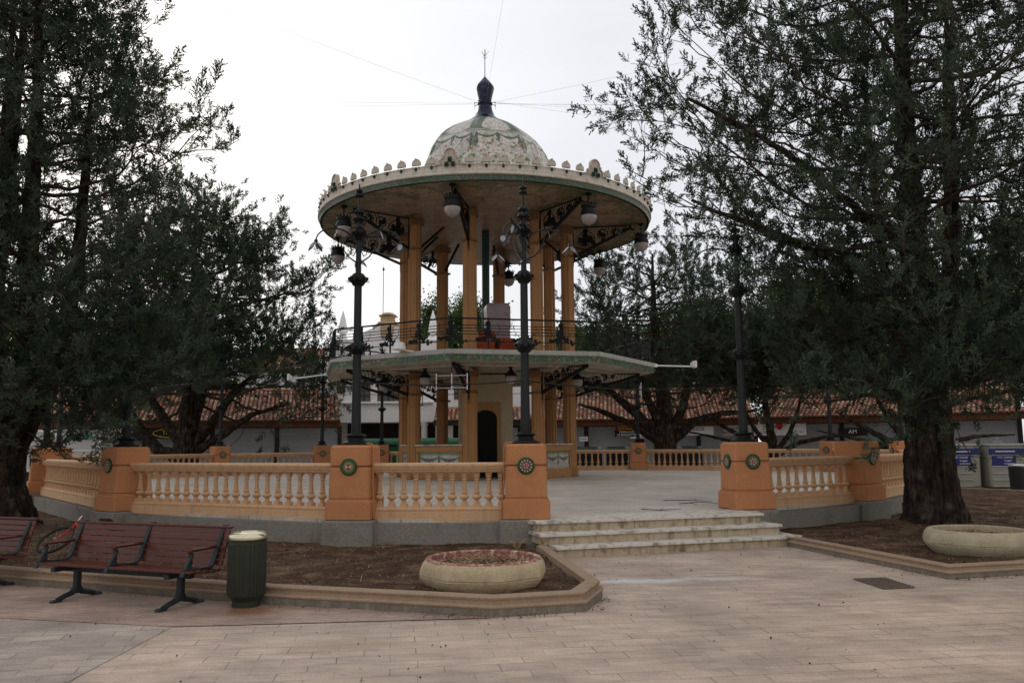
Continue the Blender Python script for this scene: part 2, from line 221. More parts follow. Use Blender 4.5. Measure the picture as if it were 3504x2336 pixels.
# ---------------------------------------------------------------- mesh helpers
COL=S.collection
def rotz(v,a): c,s=cos(a),sin(a); return (v[0]*c-v[1]*s,v[0]*s+v[1]*c,v[2])
class MB:
    def __init__(s,dz=0): s.v=[];s.f=[];s.c=[];s.cc=None;s.dz=dz;s.mi=[];s.m=0
    def add(s,vs,fs):
        o=len(s.v); s.v+= [(a,b,c+s.dz) for a,b,c in vs]; s.f+=[tuple(i+o for i in f) for f in fs]; s.c+=[s.cc]*len(fs); s.mi+=[s.m]*len(fs); return s
    def box(s,c,sz,rz=0,tap=1):
        x,y,z=sz[0]/2,sz[1]/2,sz[2]/2; vs=[]
        for k,(a,b,d) in enumerate([(-x,-y,-z),(x,-y,-z),(x,y,-z),(-x,y,-z),(-x,-y,z),(x,-y,z),(x,y,z),(-x,y,z)]):
            t=tap if k>3 else 1; q=rotz((a*t,b*t,d),rz); vs.append((q[0]+c[0],q[1]+c[1],q[2]+c[2]))
        return s.add(vs,[(3,2,1,0),(4,5,6,7),(0,1,5,4),(1,2,6,5),(2,3,7,6),(3,0,4,7)])
    def bbox(s,c,sz,rz=0,b=.01,tap=1):   # box with bevelled edges: stacked chamfer rings
        x,y,z=sz[0]/2,sz[1]/2,sz[2]/2
        def ring(ix,iy,zz,t): 
            X,Y=(x-ix)*t,(y-iy)*t; bb=b
            return [rotz(p,rz) for p in [(-X+bb,-Y,zz),(X-bb,-Y,zz),(X,-Y+bb,zz),(X,Y-bb,zz),(X-bb,Y,zz),(-X+bb,Y,zz),(-X,Y-bb,zz),(-X,-Y+bb,zz)]]
        rs=[ring(b,b,-z,1),ring(0,0,-z+b,1),ring(0,0,z-b,tap),ring(b,b,z,tap)]
        vs=[(p[0]+c[0],p[1]+c[1],p[2]+c[2]) for r in rs for p in r]; fs=[tuple(range(7,-1,-1)),tuple(range(24,32))]
        for k in range(3):
            for i in range(8): j=(i+1)%8; fs.append((k*8+i,k*8+j,k*8+8+j,k*8+8+i))
        return s.add(vs,fs)
    def bar(s,p,q,w,h,up=(0,0,1)):
        p=Vector(p);q=Vector(q);d=(q-p).normalized();u=Vector(up)
        if abs(d.dot(u))>.98: u=Vector((0,1,0))
        a=d.cross(u).normalized();b=a.cross(d).normalized(); vs=[]
        for e_ in (p,q):
            for i,j in ((-1,-1),(1,-1),(1,1),(-1,1)): vs.append(tuple(e_+a*(i*w/2)+b*(j*h/2)))
        return s.add(vs,[(3,2,1,0),(4,5,6,7),(0,1,5,4),(1,2,6,5),(2,3,7,6),(3,0,4,7)])
    def tube(s,pts,r,n=8,cap=True):
        pts=[Vector(p) for p in pts]; rr=r if hasattr(r,'__len__') else [r]*len(pts); vs=[];fs=[]; u=None
        for i,p in enumerate(pts):
            d=(pts[min(i+1,len(pts)-1)]-pts[max(i-1,0)]); d=d.normalized() if d.length>1e-9 else Vector((0,0,1))
            if u is None: u=d.orthogonal().normalized()
            else:
                u=u-d*u.dot(d); u=u.normalized() if u.length>1e-6 else d.orthogonal().normalized()
            v=d.cross(u)
            for k in range(n): a=2*PI*k/n; vs.append(tuple(p+(u*cos(a)+v*sin(a))*rr[i]))
        for i in range(len(pts)-1):
            for k in range(n): j=(k+1)%n; fs.append((i*n+k,i*n+j,(i+1)*n+j,(i+1)*n+k))
        if cap: fs.append(tuple(range(n-1,-1,-1))); o=(len(pts)-1)*n; fs.append(tuple(range(o,o+n)))
        return s.add(vs,fs)
    def lathe(s,prof,n=24,c=(0,0,0),fn=None,cap=True):
        vs=[];fs=[]
        for r,z in prof:
            for k in range(n):
                a=2*PI*k/n; rr=fn(a,r,z) if fn else r; vs.append((c[0]+rr*cos(a),c[1]+rr*sin(a),c[2]+z))
        for i in range(len(prof)-1):
            for k in range(n): j=(k+1)%n; fs.append((i*n+k,i*n+j,(i+1)*n+j,(i+1)*n+k))
        if cap: fs.append(tuple(range(n-1,-1,-1))); o=(len(prof)-1)*n; fs.append(tuple(range(o,o+n)))
        return s.add(vs,fs)
    def prism(s,poly,z0,z1):
        n=len(poly); a=sum(poly[i][0]*poly[(i+1)%n][1]-poly[(i+1)%n][0]*poly[i][1] for i in range(n))
        if a<0: poly=poly[::-1]
        vs=[(p[0],p[1],z0) for p in poly]+[(p[0],p[1],z1) for p in poly]; fs=[tuple(range(n-1,-1,-1)),tuple(range(n,2*n))]
        for i in range(n): j=(i+1)%n; fs.append((i,j,n+j,n+i))
        return s.add(vs,fs)
    def sweep(s,prof,path,closed=False,capends=True,side=1):
        """prof: (inward offset, z); path: 2D pts; mitred"""
        n=len(path); P=[Vector((p[0],p[1])) for p in path]; vs=[];fs=[];m_=len(prof)
        for i in range(n):
            a=P[(i-1)%n] if (closed or i>0) else None; b=P[(i+1)%n] if (closed or i<n-1) else None
            d1=(P[i]-a).normalized() if a is not None else None; d2=(b-P[i]).normalized() if b is not None else None
            d1=d1 or d2; d2=d2 or d1; n1=Vector((-d1.y,d1.x))*side; n2=Vector((-d2.y,d2.x))*side
            t=(n1+n2); t=t/max(t.length_squared,.2)*2/1
            t=(n1+n2).normalized()/max(.4,(n1+n2).normalized().dot(n1))
            for o,z in prof: vs.append((P[i].x+t.x*o,P[i].y+t.y*o,z))
        for i in range(n if closed else n-1):
            j=(i+1)%n
            for k in range(m_-1): q=(i*m_+k,j*m_+k,j*m_+k+1,i*m_+k+1); fs.append(q if side<0 else q[::-1])
        if capends and not closed: fs.append(tuple(range(m_))); o=(n-1)*m_; fs.append(tuple(range(o+m_-1,o-1,-1)))
        return s.add(vs,fs)
    def disc(s,c,nrm,prof,n=24,cols=None):
        """stack of rings around axis nrm; prof (r,offset)"""
        c=Vector(c);d=Vector(nrm).normalized();u=d.orthogonal().normalized();v=d.cross(u);vs=[];
        for r,o in prof:
            for k in range(n): a=2*PI*k/n; vs.append(tuple(c+d*o+(u*cos(a)+v*sin(a))*r))
        for i in range(len(prof)-1):
            if cols: s.cc=cols[i]
            fs=[]
            for k in range(n): j=(k+1)%n; fs.append((i*n+k,i*n+j,(i+1)*n+j,(i+1)*n+k))
            if i==0: s.add(vs,fs); o0=len(s.v)-len(vs)
            else: s.f+=[tuple(q+o0 for q in f) for f in fs]; s.c+=[s.cc]*n; s.mi+=[s.m]*n
        i=len(prof)-1
        if cols: s.cc=cols[i]
        s.f.append(tuple(o0+i*n+k for k in range(n))); s.c.append(s.cc); s.mi.append(s.m)
        return s
    def build(s,name,material,parent=None,sharp=35,smooth=True):
        me=bpy.data.meshes.new(name); me.from_pydata(s.v,[],s.f)
        mats=material if isinstance(material,(list,tuple)) else [material]
        for q in mats: me.materials.append(M[q])
        if len(mats)>1: me.polygons.foreach_set('material_index',s.mi)
        if any(c is not None for c in s.c):
            at=me.color_attributes.new('col','FLOAT_COLOR','CORNER'); d=[]
            for p,c in zip(me.polygons,s.c): d+= list((c or (.5,.5,.5))+(1,))*p.loop_total
            at.data.foreach_set('color',d)
        if smooth:
            me.polygons.foreach_set('use_smooth',[True]*len(me.polygons)); me.set_sharp_from_angle(angle=R(sharp))
        me.update(); o=bpy.data.objects.new(name,me); COL.objects.link(o)
        if parent: o.parent=parent
        return o
def tag(o,label=None,cat=None,group=None,kind=None):
    if label:o['label']=label
    if cat:o['category']=cat
    if group:o['group']=group
    if kind:o['kind']=kind
    return o
def thing(name,label,cat,loc=(0,0,0),rz=0,group=None):
    o=bpy.data.objects.new(name,None); COL.objects.link(o); o.location=loc; o.rotation_euler=(0,0,rz); o.empty_display_size=.2; return tag(o,label,cat,group)
def cp(o,parent=None):
    c=o.copy(); COL.objects.link(c)
    if parent is not None: c.parent=parent
    for ch in list(o.children): cp(ch,c)
    return c
def dup(o,label,loc,rz=0):
    c=cp(o); c.location=loc; c.rotation_euler=(0,0,rz); c['label']=label; return c
def text(s,size,material,parent,loc,rz=0,name='lettering',sx=1,bold=.0,ext=.004):
    cu=bpy.data.curves.new('t','FONT'); cu.body=s; cu.size=size; cu.extrude=ext; cu.offset=bold; cu.align_x='CENTER'; cu.align_y='CENTER'
    o=bpy.data.objects.new('t',cu); COL.objects.link(o); bpy.context.view_layer.update()
    me=bpy.data.meshes.new_from_object(o.evaluated_get(bpy.context.evaluated_depsgraph_get())); bpy.data.objects.remove(o)
    me.materials.clear(); me.materials.append(M[material]); q=bpy.data.objects.new(name,me); COL.objects.link(q); q.parent=parent; q.location=loc; q.rotation_euler=(PI/2,0,rz); q.scale=(sx,1,1); return q
def lerp(a,b,t): return tuple(a[i]+(b[i]-a[i])*t for i in range(len(a)))
def inside(p,poly):
    c=False;n=len(poly)
    for i in range(n):
        a,b=poly[i],poly[(i+1)%n]
        if (a[1]>p[1])!=(b[1]>p[1]) and p[0]<(b[0]-a[0])*(p[1]-a[1])/(b[1]-a[1])+a[0]: c=not c
    return c
# ================================================================ SETTING
g=MB(); g.add([(-900,-60,0),(900,-60,0),(900,1500,0),(-900,1500,0)],[(0,1,2,3)]); tag(g.build('ground','pave',smooth=False),kind='structure')
g=MB(); g.add([(-3.25,8.16,.004),(-5.17,8.63,.004),(-12,10.9,.004),(-16,6,.004),(-12,1,.004),(-3.3,1,.004)],[(0,1,2,3,4,5)]); tag(g.build('pavement','pave_b',smooth=False),kind='structure')
CX,CY=-.99,31.47; PHI=-.1453; T=.5
KL=[(-24,32),(-19.5,22),(-14.5,16.2),(-10,12.5),(-6.49,10.8),(-2.64,9.25),(-.21,8.48),(.73,8.74),(.98,9.5),(.52,12.75)]
KR=[(4.42,14.16),(5.36,10.53),(6.46,10.82),(10,12.2),(14.2,17),(16.6,24.6),(14.4,28.6),(13.2,29.6)]
g=MB(); g.add([(-3.25,8.16,.008),(-.25,8.44,.008),(-.21,8.6,.008),(-2.64,9.4,.008),(-6.49,11,.008),(-10,12.7,.008),(-12,10.9,.008),(-5.17,8.63,.008)],[tuple(range(8))]); tag(g.build('pavement','pave_c',smooth=False),kind='structure')
kp=[(0,-.01),(0,.075),(-.012,.085),(-.014,.10),(-.002,.115),(.03,.118),(.036,.125),(.036,.15),(.026,.16),(.022,.18),(.034,.19),(.06,.196),(.18,.192),(.185,.05)]
def kerb(path,name,label,side,k=1):
    b=MB(); b.sweep([(a_,c_*k) for a_,c_ in kp],path,side=side); n=len(kp)-1; b.mi=[1 if i%n==0 and i<n*(len(path)-1) else 0 for i in range(len(b.f))]; return tag(b.build(name,['kerb','kerb_foot'],sharp=40),label,'kerb')
kerb(KL,'stone_kerb','moulded sandstone kerb round the left soil bed, behind the benches and the bin',1)
kerb(KR,'stone_kerb','moulded sandstone kerb round the right soil bed under the big trunk',1,.82)
# joints in the kerbs are thin recess lines
def soil(poly,name,bumps):
    xs=[p[0] for p in poly];ys=[p[1] for p in poly];st=.14;nx=int((max(xs)-min(xs))/st)+2;ny=int((max(ys)-min(ys))/st)+2
    X=min(xs)+np.arange(nx)*st;Y=min(ys)+np.arange(ny)*st; v=[];idx={}
    for i in range(nx):
        for j in range(ny):
            p=(X[i],Y[j])
            if inside(p,poly):
                z=.125+.035*noise.noise(Vector((p[0]*1.3,p[1]*1.3,0)))+.025*noise.noise(Vector((p[0]*5,p[1]*5,3)))
                for bx,by,r,h in bumps: z+=h*math.exp(-((p[0]-bx)**2+(p[1]-by)**2)/(r*r))
                idx[(i,j)]=len(v); v.append((p[0],p[1],z))
    f=[(idx[i,j],idx[i+1,j],idx[i+1,j+1],idx[i,j+1]) for (i,j) in idx if (i+1,j) in idx and (i+1,j+1) in idx and (i,j+1) in idx]
    b=MB(); b.add(v,f); tag(b.build(name,'soil',sharp=180),kind='structure'); return v
def inset(path,closepts,d=.2):
    c=Vector((sum(p[0] for p in path)/len(path),sum(p[1] for p in path)/len(path))); return path+closepts
TL2,TR2=(-14.8,38.),(7.3,40.)
def off(path,d,side=1):
    out=[];n=len(path)
    for i in range(n):
        a=Vector(path[max(i-1,0)]);p=Vector(path[i]);b=Vector(path[min(i+1,n-1)])
        d1=(p-a).normalized() if i>0 else (b-p).normalized(); d2=(b-p).normalized() if i<n-1 else d1
        n1=Vector((-d1.y,d1.x))*side;n2=Vector((-d2.y,d2.x))*side; t=(n1+n2).normalized(); t=t/max(.4,t.dot(n1)); out.append((p.x+t.x*d,p.y+t.y*d))
    return out
SL=off(KL,.12)+[(0,14.5),(-8,20),(-14,28),(-15,33),(-17,37)]
SR=off(KR,.12)+[(11,26),(10,21),(4.7,16)]
sv=soil(SL,'soil',[(-9.4,16,.9,.16)]); sv2=soil(SR,'soil',[(7.75,15.5,.9,.14)])
def scatter(name,verts,n,matn,l0,l1,w,lift,kindlabel,z_=None,stand=.1):
    b=MB()
    for _ in range(n):
        p=random.choice(verts); x,y,z=p[0]+random.uniform(-.1,.1),p[1]+random.uniform(-.1,.1),p[2]
        a=random.uniform(0,2*PI); l=random.uniform(l0,l1); t=random.uniform(0,stand) if random.random()<.9 else random.uniform(.3,1)
        d=(cos(a)*l*cos(t),sin(a)*l*cos(t),sin(t)*l); s_=(-sin(a)*w/2,cos(a)*w/2,0); c_=random.uniform(-.3,.3)*l
        mid=(x+d[0]/2-sin(a)*c_*.4,y+d[1]/2+cos(a)*c_*.4,z+lift+d[2]/2+.006)
        b.add([(x-s_[0],y-s_[1],z+lift),(x+s_[0],y+s_[1],z+lift),(mid[0]+s_[0],mid[1]+s_[1],mid[2]),(mid[0]-s_[0],mid[1]-s_[1],mid[2]),(x+d[0],y+d[1],z+lift+d[2])],[(0,1,2,3),(3,2,4)])
    return tag(b.build(name,matn,smooth=False),kind='stuff')
near=[p for p in sv+sv2 if p[1]<19]
scatter('straw_litter',near,5200,'straw',.03,.13,.006,.008,'')
scatter('leaf_litter',near,2600,'dry',.02,.06,.022,.01,'',stand=.5)
pv=[(random.uniform(-6,7),random.uniform(4.5,13.0),.004) for _ in range(900)]; pv=[p for p in pv if not inside(p,KL) and not inside(p,KR) and not(p[1]>12 and p[0]<1)]
pv=[p for p in pv if p[0]>-3 or p[1]<8.6]
scatter('ground_litter',pv,150,'dry',.015,.05,.012,.006,'',stand=.3)
edge=[]
for pth in (KL[3:],KR[:4]):
    for i in range(len(pth)-1):
        for k in range(60):
            t=random.random(); a_,c_=Vector(pth[i]),Vector(pth[i+1]); d_=(c_-a_).normalized(); o_=abs(random.gauss(0,.07)); p_=a_.lerp(c_,t)+Vector((d_.y,-d_.x))*(o_+.01); edge.append((p_.x,p_.y,.006))
edge=[p for p in edge if random.random()<(1.0 if p[0]>3.5 else .45)]
scatter('kerb_litter',edge,620,'dry',.012,.045,.012,.004,'',stand=.3)
se=[(.95+3.5*t,12.62+1.1*t-.02-abs(random.gauss(0,.05)),.006) for t in [random.random() for _ in range(150)]]
b=MB()
for _ in range(42):
    p=random.choice(pv); r=random.uniform(.005,.011); b.lathe([(.2*r,0),(r,r*.6),(r,r*1.2),(.3*r,r*1.9)],7,(p[0]+random.uniform(-.1,.1),p[1],p[2]+.002))
tag(b.build('seed_cones','dry'),kind='stuff')
# drain grate and its stone surround
b=MB(); q=[(4.20,10.59),(4.62,10.66),(4.66,9.94),(4.26,9.86)]; b.prism(q,.004,.012)
gt=tag(b.build('drain_cover','grate'),'rusty rectangular drain cover set in the paving before the right bed','drain cover')
b=MB()
for i in range(9):
    t=(i+.5)/9; p0=lerp(q[0],q[3],t); p1=lerp(q[1],q[2],t); b.bar((*p0,.015),(*p1,.015),.03,.008)
b.build('slot_bars','grate',gt)
# ================================================================ TERRACE
PIL={'P0':(.21,13.87,0),'P1':(-2.62,13.98,R(-8)),'P2':(-7.5,16.25,R(-37)),'P3':(-12.6,22.6,R(-57)),'P4':(-16.,29.5,R(-95)),'L5':(-12.3,35.2,R(-140)),'L6':(-8.5,37.3,R(-160)),
'L7':(-6.0,38.3,R(-172)),'F1':(5.7,38.1,R(172)),'F2':(12.9,34.,R(125)),'F3':(13.,28,R(85)),'R3':(10.7,21.9,R(60)),'R2':(7.12,17.38,R(38)),'R1':(4.25,15.42,R(10))}
order=['P0','P1','P2','P3','P4','L5','L6','L7','F1','F2','F3','R3','R2','R1']
cen=Vector((-1,26))
def outw(p,d): v=(Vector(p[:2])-cen).normalized(); return (p[0]+v.x*d,p[1]+v.y*d)
sa=R(17.5); su=Vector((cos(sa),sin(sa))); sn=Vector((sin(sa),-cos(sa))); SA=Vector((.38,13.22))
def sp(s,o): q=SA+su*s+sn*o; return (q.x,q.y)
poly=[(-.1,13.55),(-2.9,13.62)]+[outw(PIL[k],.3) for k in order[2:]]; poly[-1]=(4.6,15.15)
poly=[(.38,13.5)]+poly[0:]+[(4.5,14.9)]
b=MB(); b.prism(poly,0,.44); 
tw=tag(b.build('terrace_wall','concrete'),'low grey concrete retaining wall under the cream balustrades','wall')
b=MB()
for k in order:
    x,y,a=PIL[k]; b.bbox((x,y,.249),(.86,.86,.498),a,.02)
b.build('pillar_footing','concrete',tw)
b=MB(); fp=[outw((p[0],p[1]),-.22) for p in poly]; fp=[sp(.05,-.02)]+fp[1:-1]+[sp(3.95,-.02),sp(3.9,-.02)]
b.prism(fp[:-1],.441,.497); tag(b.build('terrace_floor','terrace'),kind='structure')
# steps
st=thing('stone_steps','three veined stone steps up to the terrace between two orange pillars','steps',(2.4,13.4,0))
def stepmesh(s0,s1,o,z):
    b=MB(); pr=[(.12,z-.045),(-.01,z-.045),(-.03,z-.035),(-.033,z-.02),(-.024,z-.006),(0,z),(.5,z),(.5,z-.045)]
    path=[(p[0]-2.4,p[1]-13.4) for p in (sp(s0-.04,-.5),sp(s0-.04,o),sp(s1+.04,o),sp(s1+.04,-.5))]
    b.sweep([(-.033+.0,z-.045),(-.033,z-.012),(-.02,z),(.95,z),(.95,z-.045)],path[1:3],side=1)
    t=b.build('tread','step',st,sharp=60)
    b=MB(); b.sweep([(.015,z-.167),(.015,z-.046),(.5,z-.046),(.5,z-.167)],[(p[0]-2.4,p[1]-13.4) for p in (sp(s0,o),sp(s1,o))],side=1); b.build('riser','riser',st)
stepmesh(0,4.02,0,.5); stepmesh(-.03,4.18,.28,.333); stepmesh(.12,4.36,.56,.167)
# pillars
GR=(.035,.115,.035);DG=(.02,.05,.03);RD=(.20,.06,.055);WH=(.48,.45,.40);OC=(.24,.17,.05)
def medallion(parent,nrm,loc,kind):
    b=MB(); n=Vector(nrm); prof=[(.138,0),(.138,.022),(.118,.032),(.115,.026),(.085,.028),(.082,.026),(.05,.03),(.047,.03),(.02,.032)]
    cols=[DG,DG,DG,GR,GR,(OC if kind==1 else RD),RD,RD,RD]
    b.disc(loc,n,prof,28,cols)
    u=n.orthogonal().normalized(); v=n.cross(u); c=Vector(loc); b.cc=WH
    if kind==0:
        for k in range(12): a=2*PI*k/12; b.disc(c+(u*cos(a)+v*sin(a))*.088+n*.027,n,[(.012,0),(.011,.004)],6,[WH,WH])
        for k in range(5): a=2*PI*k/5; b.disc(c+(u*cos(a)+v*sin(a))*.035+n*.03,n,[(.012,0),(.011,.004)],6,[WH,WH])
    elif kind==1:
        for s_ in (-1,1):
            h=Vector((0,0,1)); w_=n.cross(h).normalized(); vs=[tuple(c+n*.036+w_*(s_*.004)),tuple(c+n*.036+w_*(s_*.045)+h*.03),tuple(c+n*.036+w_*(s_*.045)-h*.03)]; b.cc=WH; b.add(vs,[(0,1,2)]) if s_>0 else b.add(vs,[(0,2,1)])
    else:
        for k in range(6): a=2*PI*k/6; b.disc(c+(u*cos(a)+v*sin(a))*.052+n*.03,n,[(.016,0),(.014,.004)],6,[WH,WH])
        b.disc(c+n*.03,n,[(.012,0),(.011,.004)],6,[WH,WH])
    return b.build('medallion','medal',parent)
M['medal']=mat('medallion_ceramic',(1,1,1),.4,.15,20,attr='col')
plab={'P0':'orange pillar left of the steps, green and pink round medallion on its front','P1':'orange pillar with a green medallion showing a white bow shape, second left of the steps',
'P2':'orange pillar standing corner-on behind the middle of the near bench','P3':'orange pillar beside the leaning left tree trunk','P4':'orange pillar at the far left corner of the terrace, just right of the pillar by the left trunk',
'L5':'orange pillar at the far left, in front of the branching tree','L6':'orange pillar of the far balustrade just left of the second lamp pillar','L7':'pale orange pillar of the far side in front of the green dumpsters',
'F1':'orange pillar of the far balustrade right of the bandstand','F2':'orange pillar at the far right, its corner turned to the camera','F3':'orange pillar seen just left of the big right trunk','R3':'orange pillar hidden behind the big right trunk',
'R2':'orange pillar overhung by dark foliage, left of the big right trunk','R1':'orange pillar right of the steps with two round medallions'}
pk={'P0':0,'P1':1,'P2':0,'R1':2}
pil={}
for k in order:
    x,y,a=PIL[k]; t=thing('pillar',plab[k],'pillar',(x,y,.5),a,'orange pillars round the terrace')
    if not pil:
        b=MB(); b.bbox((0,0,.155),(.76,.76,.31),0,.015); b.bbox((0,0,.32),(.70,.70,.03),0,.01); base=b.build('base','orange',t)
        b=MB(); b.bbox((0,0,.58),(.68,.68,.50),0,.02,tap=.972); b.bbox((0,0,.833),(.645,.645,.012),0,.02); b.bbox((0,0,1.02),(.662,.662,.362),0,.035,tap=.99); shaft=b.build('shaft','orange',t)
    else:
        for q in (base,shaft): c=q.copy(); COL.objects.link(c); c.parent=t
    pil[k]=t; kind=pk.get(k,0)
    for s_ in ((-1,1) if k not in('P0','P1','P2') else (-1,)): medallion(t,(0,s_,0),(0,s_*.328,.85),kind)
    if k=='R1': medallion(t,(-1,0,0),(-.328,0,.85),2)
# balustrades
bprof=[(.055,0),(.055,.06),(.038,.062),(.044,.085),(.036,.10),(.03,.105),(.045,.12),(.072,.14),(.08,.158),(.072,.178),(.05,.2),(.037,.212),(.056,.224),(.056,.24),(.038,.25),(.042,.27),(.031,.42),(.036,.43),(.046,.438),(.046,.45),(.03,.458),(.038,.475),(.056,.495),(.056,.505),(.036,.52),(.05,.525),(.05,.56)]
bm_=MB(); bm_.lathe(bprof,14); bm_.box((0,0,.03),(.115,.115,.06)); bm_.box((0,0,.545),(.105,.105,.034)); BAL=None
def balustrade(k0,k1,n,label):
    global BAL
    a=Vector(PIL[k0][:2]);c=Vector(PIL[k1][:2]); d=(c-a); Ln=d.length; ang=math.atan2(d.y,d.x); mid=(a+c)/2
    t=thing('balustrade',label,'balustrade',(mid.x,mid.y,.46),ang,'cream balustrades between the pillars'); h=(Ln-.62)/2
    def ex(prof,name,mt):
        b=MB(); m=len(prof); vs=[(-h,y,z) for y,z in prof]+[(h,y,z) for y,z in prof]; fs=[(i,(i+1)%m,m+(i+1)%m,m+i)[::-1] for i in range(m)]+[tuple(range(m)),tuple(range(2*m-1,m-1,-1))]; b.add(vs,[f for f in fs]); return b.build(name,mt,t)
    def sym(p): return [(-y,z) for y,z in p]+[(y,z) for y,z in reversed(p)]
    ex(sym([(.13,0),(.13,.155),(.112,.16),(.112,.172),(.125,.18),(.122,.2),(.10,.215),(.09,.222)]),'base_rail','cream')
    ex(sym([(.085,.782),(.10,.80),(.10,.825),(.125,.832),(.128,.852),(.138,.858),(.14,.878),(.152,.886),(.155,.905),(.148,.925),(.12,.937),(.05,.942)]),'top_rail','cream')
    for i in range(n):
        X=-h+(i+.5)*2*h/n
        if BAL is None: BAL=bm_.build('baluster','cream',t,sharp=50); o=BAL
        else: o=BAL.copy(); COL.objects.link(o); o.parent=t
        o.location=(X,0,.222); o.rotation_euler=(0,0,(i*1.7)%6.28*0)
balustrade('P1','P0',11,'cream balustrade nearest the steps, left of them, with eleven balusters')
balustrade('P2','P1',20,'long cream balustrade behind the bench and the bin')
balustrade('P3','P2',26,'cream balustrade seen edge-on beside the left trunk')
balustrade('P4','P3',27,'cream balustrade behind the left trunk, mostly hidden by it')
balustrade('L5','P4',24,'far left cream balustrade in front of the white lorry')
balustrade('L6','L5',15,'cream balustrade at the back under the branching tree')
balustrade('F1','L7',40,'far cream balustrade running behind the bandstand')
balustrade('F2','F1',29,'far cream balustrade right of the bandstand seen over the steps')
balustrade('F3','F2',22,'cream balustrade at the far right behind the corner pillar')
balustrade('R3','F3',24,'cream balustrade hidden by the big right trunk')
balustrade('R2','R3',20,'cream balustrade running behind the big right trunk')
balustrade('R1','R2',11,'cream balustrade right of the steps')
# ---------------------------------------------------------------- lamp posts
def leaf(b,c,d,n,l,w_,cup=.25,seg=4):
    c=Vector(c);d=Vector(d).normalized();n=Vector(n); n=(n-d*n.dot(d)).normalized(); s_=d.cross(n); vs=[];fs=[]
    for i in range(seg+1):
        t=i/seg; ww=w_*sin(PI*min(1,t*.92+.06))**.8; p=c+d*(l*t)+n*(cup*l*(t*t)); vs+= [tuple(p-s_*ww+n*.15*ww),tuple(p),tuple(p+s_*ww+n*.15*ww)]
    for i in range(seg): a=i*3; fs+=[(a,a+1,a+4,a+3),(a+1,a+2,a+5,a+4)]
    b.add(vs,fs)
def ball(b,c,r,n=8,sq=1): b.lathe([(r*.2,-r*.98*sq),(r*.7,-r*.7*sq),(r,0),(r*.7,r*.7*sq),(r*.2,r*.98*sq)],n,c)
def make_post(label):
    t=thing('lamp_post',label,'lamp post',(0,0,1.7),0,'iron lamp posts on the pillars')
    b=MB(); b.lathe([(.235,0),(.24,.02),(.225,.045),(.15,.07),(.135,.10),(.13,.125),(.17,.14),(.18,.155),(.165,.175),(.1,.185),(.095,.2)],20); b.build('base','iron',t)
    b=MB(); b.lathe([(.082,.19),(.074,.9),(.070,1.58),(.066,1.75),(.064,2.7),(.06,2.85),(.05,2.9),(.042,3.5),(.046,3.78),(.03,3.9),(.018,4.2),(.015,4.45),(.004,4.5)],14); b.build('pole','irongrey',t)
    for z0,r in ((1.62,.17),(2.8,.15),(3.6,.10)):
        b=MB(); b.lathe([(.09,-.1),(r*.75,-.06),(r,-.02),(r*.9,.04),(r*.7,.09),(.08,.11)],12,(0,0,z0))
        for k in range(8):
            a=2*PI*k/8; leaf(b,(cos(a)*r*.6,sin(a)*r*.6,z0-.06),(cos(a),sin(a),.8),(0,0,1),.12,.045,-.5)
            ball(b,(cos(a+.4)*r,sin(a+.4)*r,z0+.02),.03)
        b.build('collar','iron',t)
    b=MB(); random.seed(3)
    for z0,r,n in ((4.28,.05,5),(4.36,.04,4)):
        for k in range(n): a=2*PI*k/n+z0; ball(b,(cos(a)*r,sin(a)*r,z0),.03)
    b.build('finial','iron',t); b=MB()
    for z0,r,n in ((3.86,.075,6),(3.98,.06,5)):
        for k in range(n): a=2*PI*k/n+z0; ball(b,(cos(a)*r,sin(a)*r,z0),.038)
    for k in range(5):
        a=2*PI*k/5; b.tube([(cos(a)*.04,sin(a)*.04,3.8),(cos(a)*.12,sin(a)*.12,3.78),(cos(a)*.17,sin(a)*.17,3.86),(cos(a)*.15,sin(a)*.15,3.93)],[.012,.010,.008,.004],5)
        leaf(b,(cos(a)*.05,sin(a)*.05,3.72),(cos(a),sin(a),-.3),(0,0,1),.14,.03,-.3)
    b.build('flower_ornament','iron',t)
    for k in range(3):
        th=2*PI*k/3; b=MB(); pts=[];n=22
        for i in range(n+1):     # rising then falling arc
            u=i/n; a=PI*(1-u); pts.append((.08+.36*(1+cos(a)),0,3.42+.24*sin(a)*1.0+(-.06*u)))
        b.tube(pts,[.017-.006*i/n for i in range(n+1)],7)
        b.tube([(.05,0,3.1),(.2,0,3.18),(.32,0,3.32),(.36,0,3.52),(.30,0,3.66)],[.014,.012,.01,.008,.003],6)
        b.tube([(.08,0,3.42),(.05,0,3.3),(.1,0,3.2),(.16,0,3.24),(.15,0,3.3)],[.012,.01,.009,.007,.005],6)
        ball(b,(.80,0,3.36),.035); ball(b,(.44,0,3.66),.03)
        leaf(b,(.44,0,3.66),(1,0,.7),(0,0,1),.10,.02,-.3); leaf(b,(.44,0,3.66),(-1,0,.7),(0,0,1),.10,.02,-.3)
        arm=b.build('arm','irongrey',t); arm.rotation_euler=(0,0,th)
        b=MB()
        for j in range(4): a=2*PI*j/4+.4; leaf(b,(.80+cos(a)*.02,sin(a)*.02,3.35),(cos(a)*.75,sin(a)*.75,-1),(cos(a),sin(a),0),.20,.045,.12)
        b.build('petals','petal',arm)
        b=MB(); leaf(b,(.42,0,3.62),(.2,0,-1),(1,0,0),.17,.03,.15); b.build('petals','petal',arm)
        b=MB(); leaf(b,(.05,0,3.1),(.8,0,-1),(1,0,.5),.12,.03,.2); b.build('petals','petal',arm)
    return t
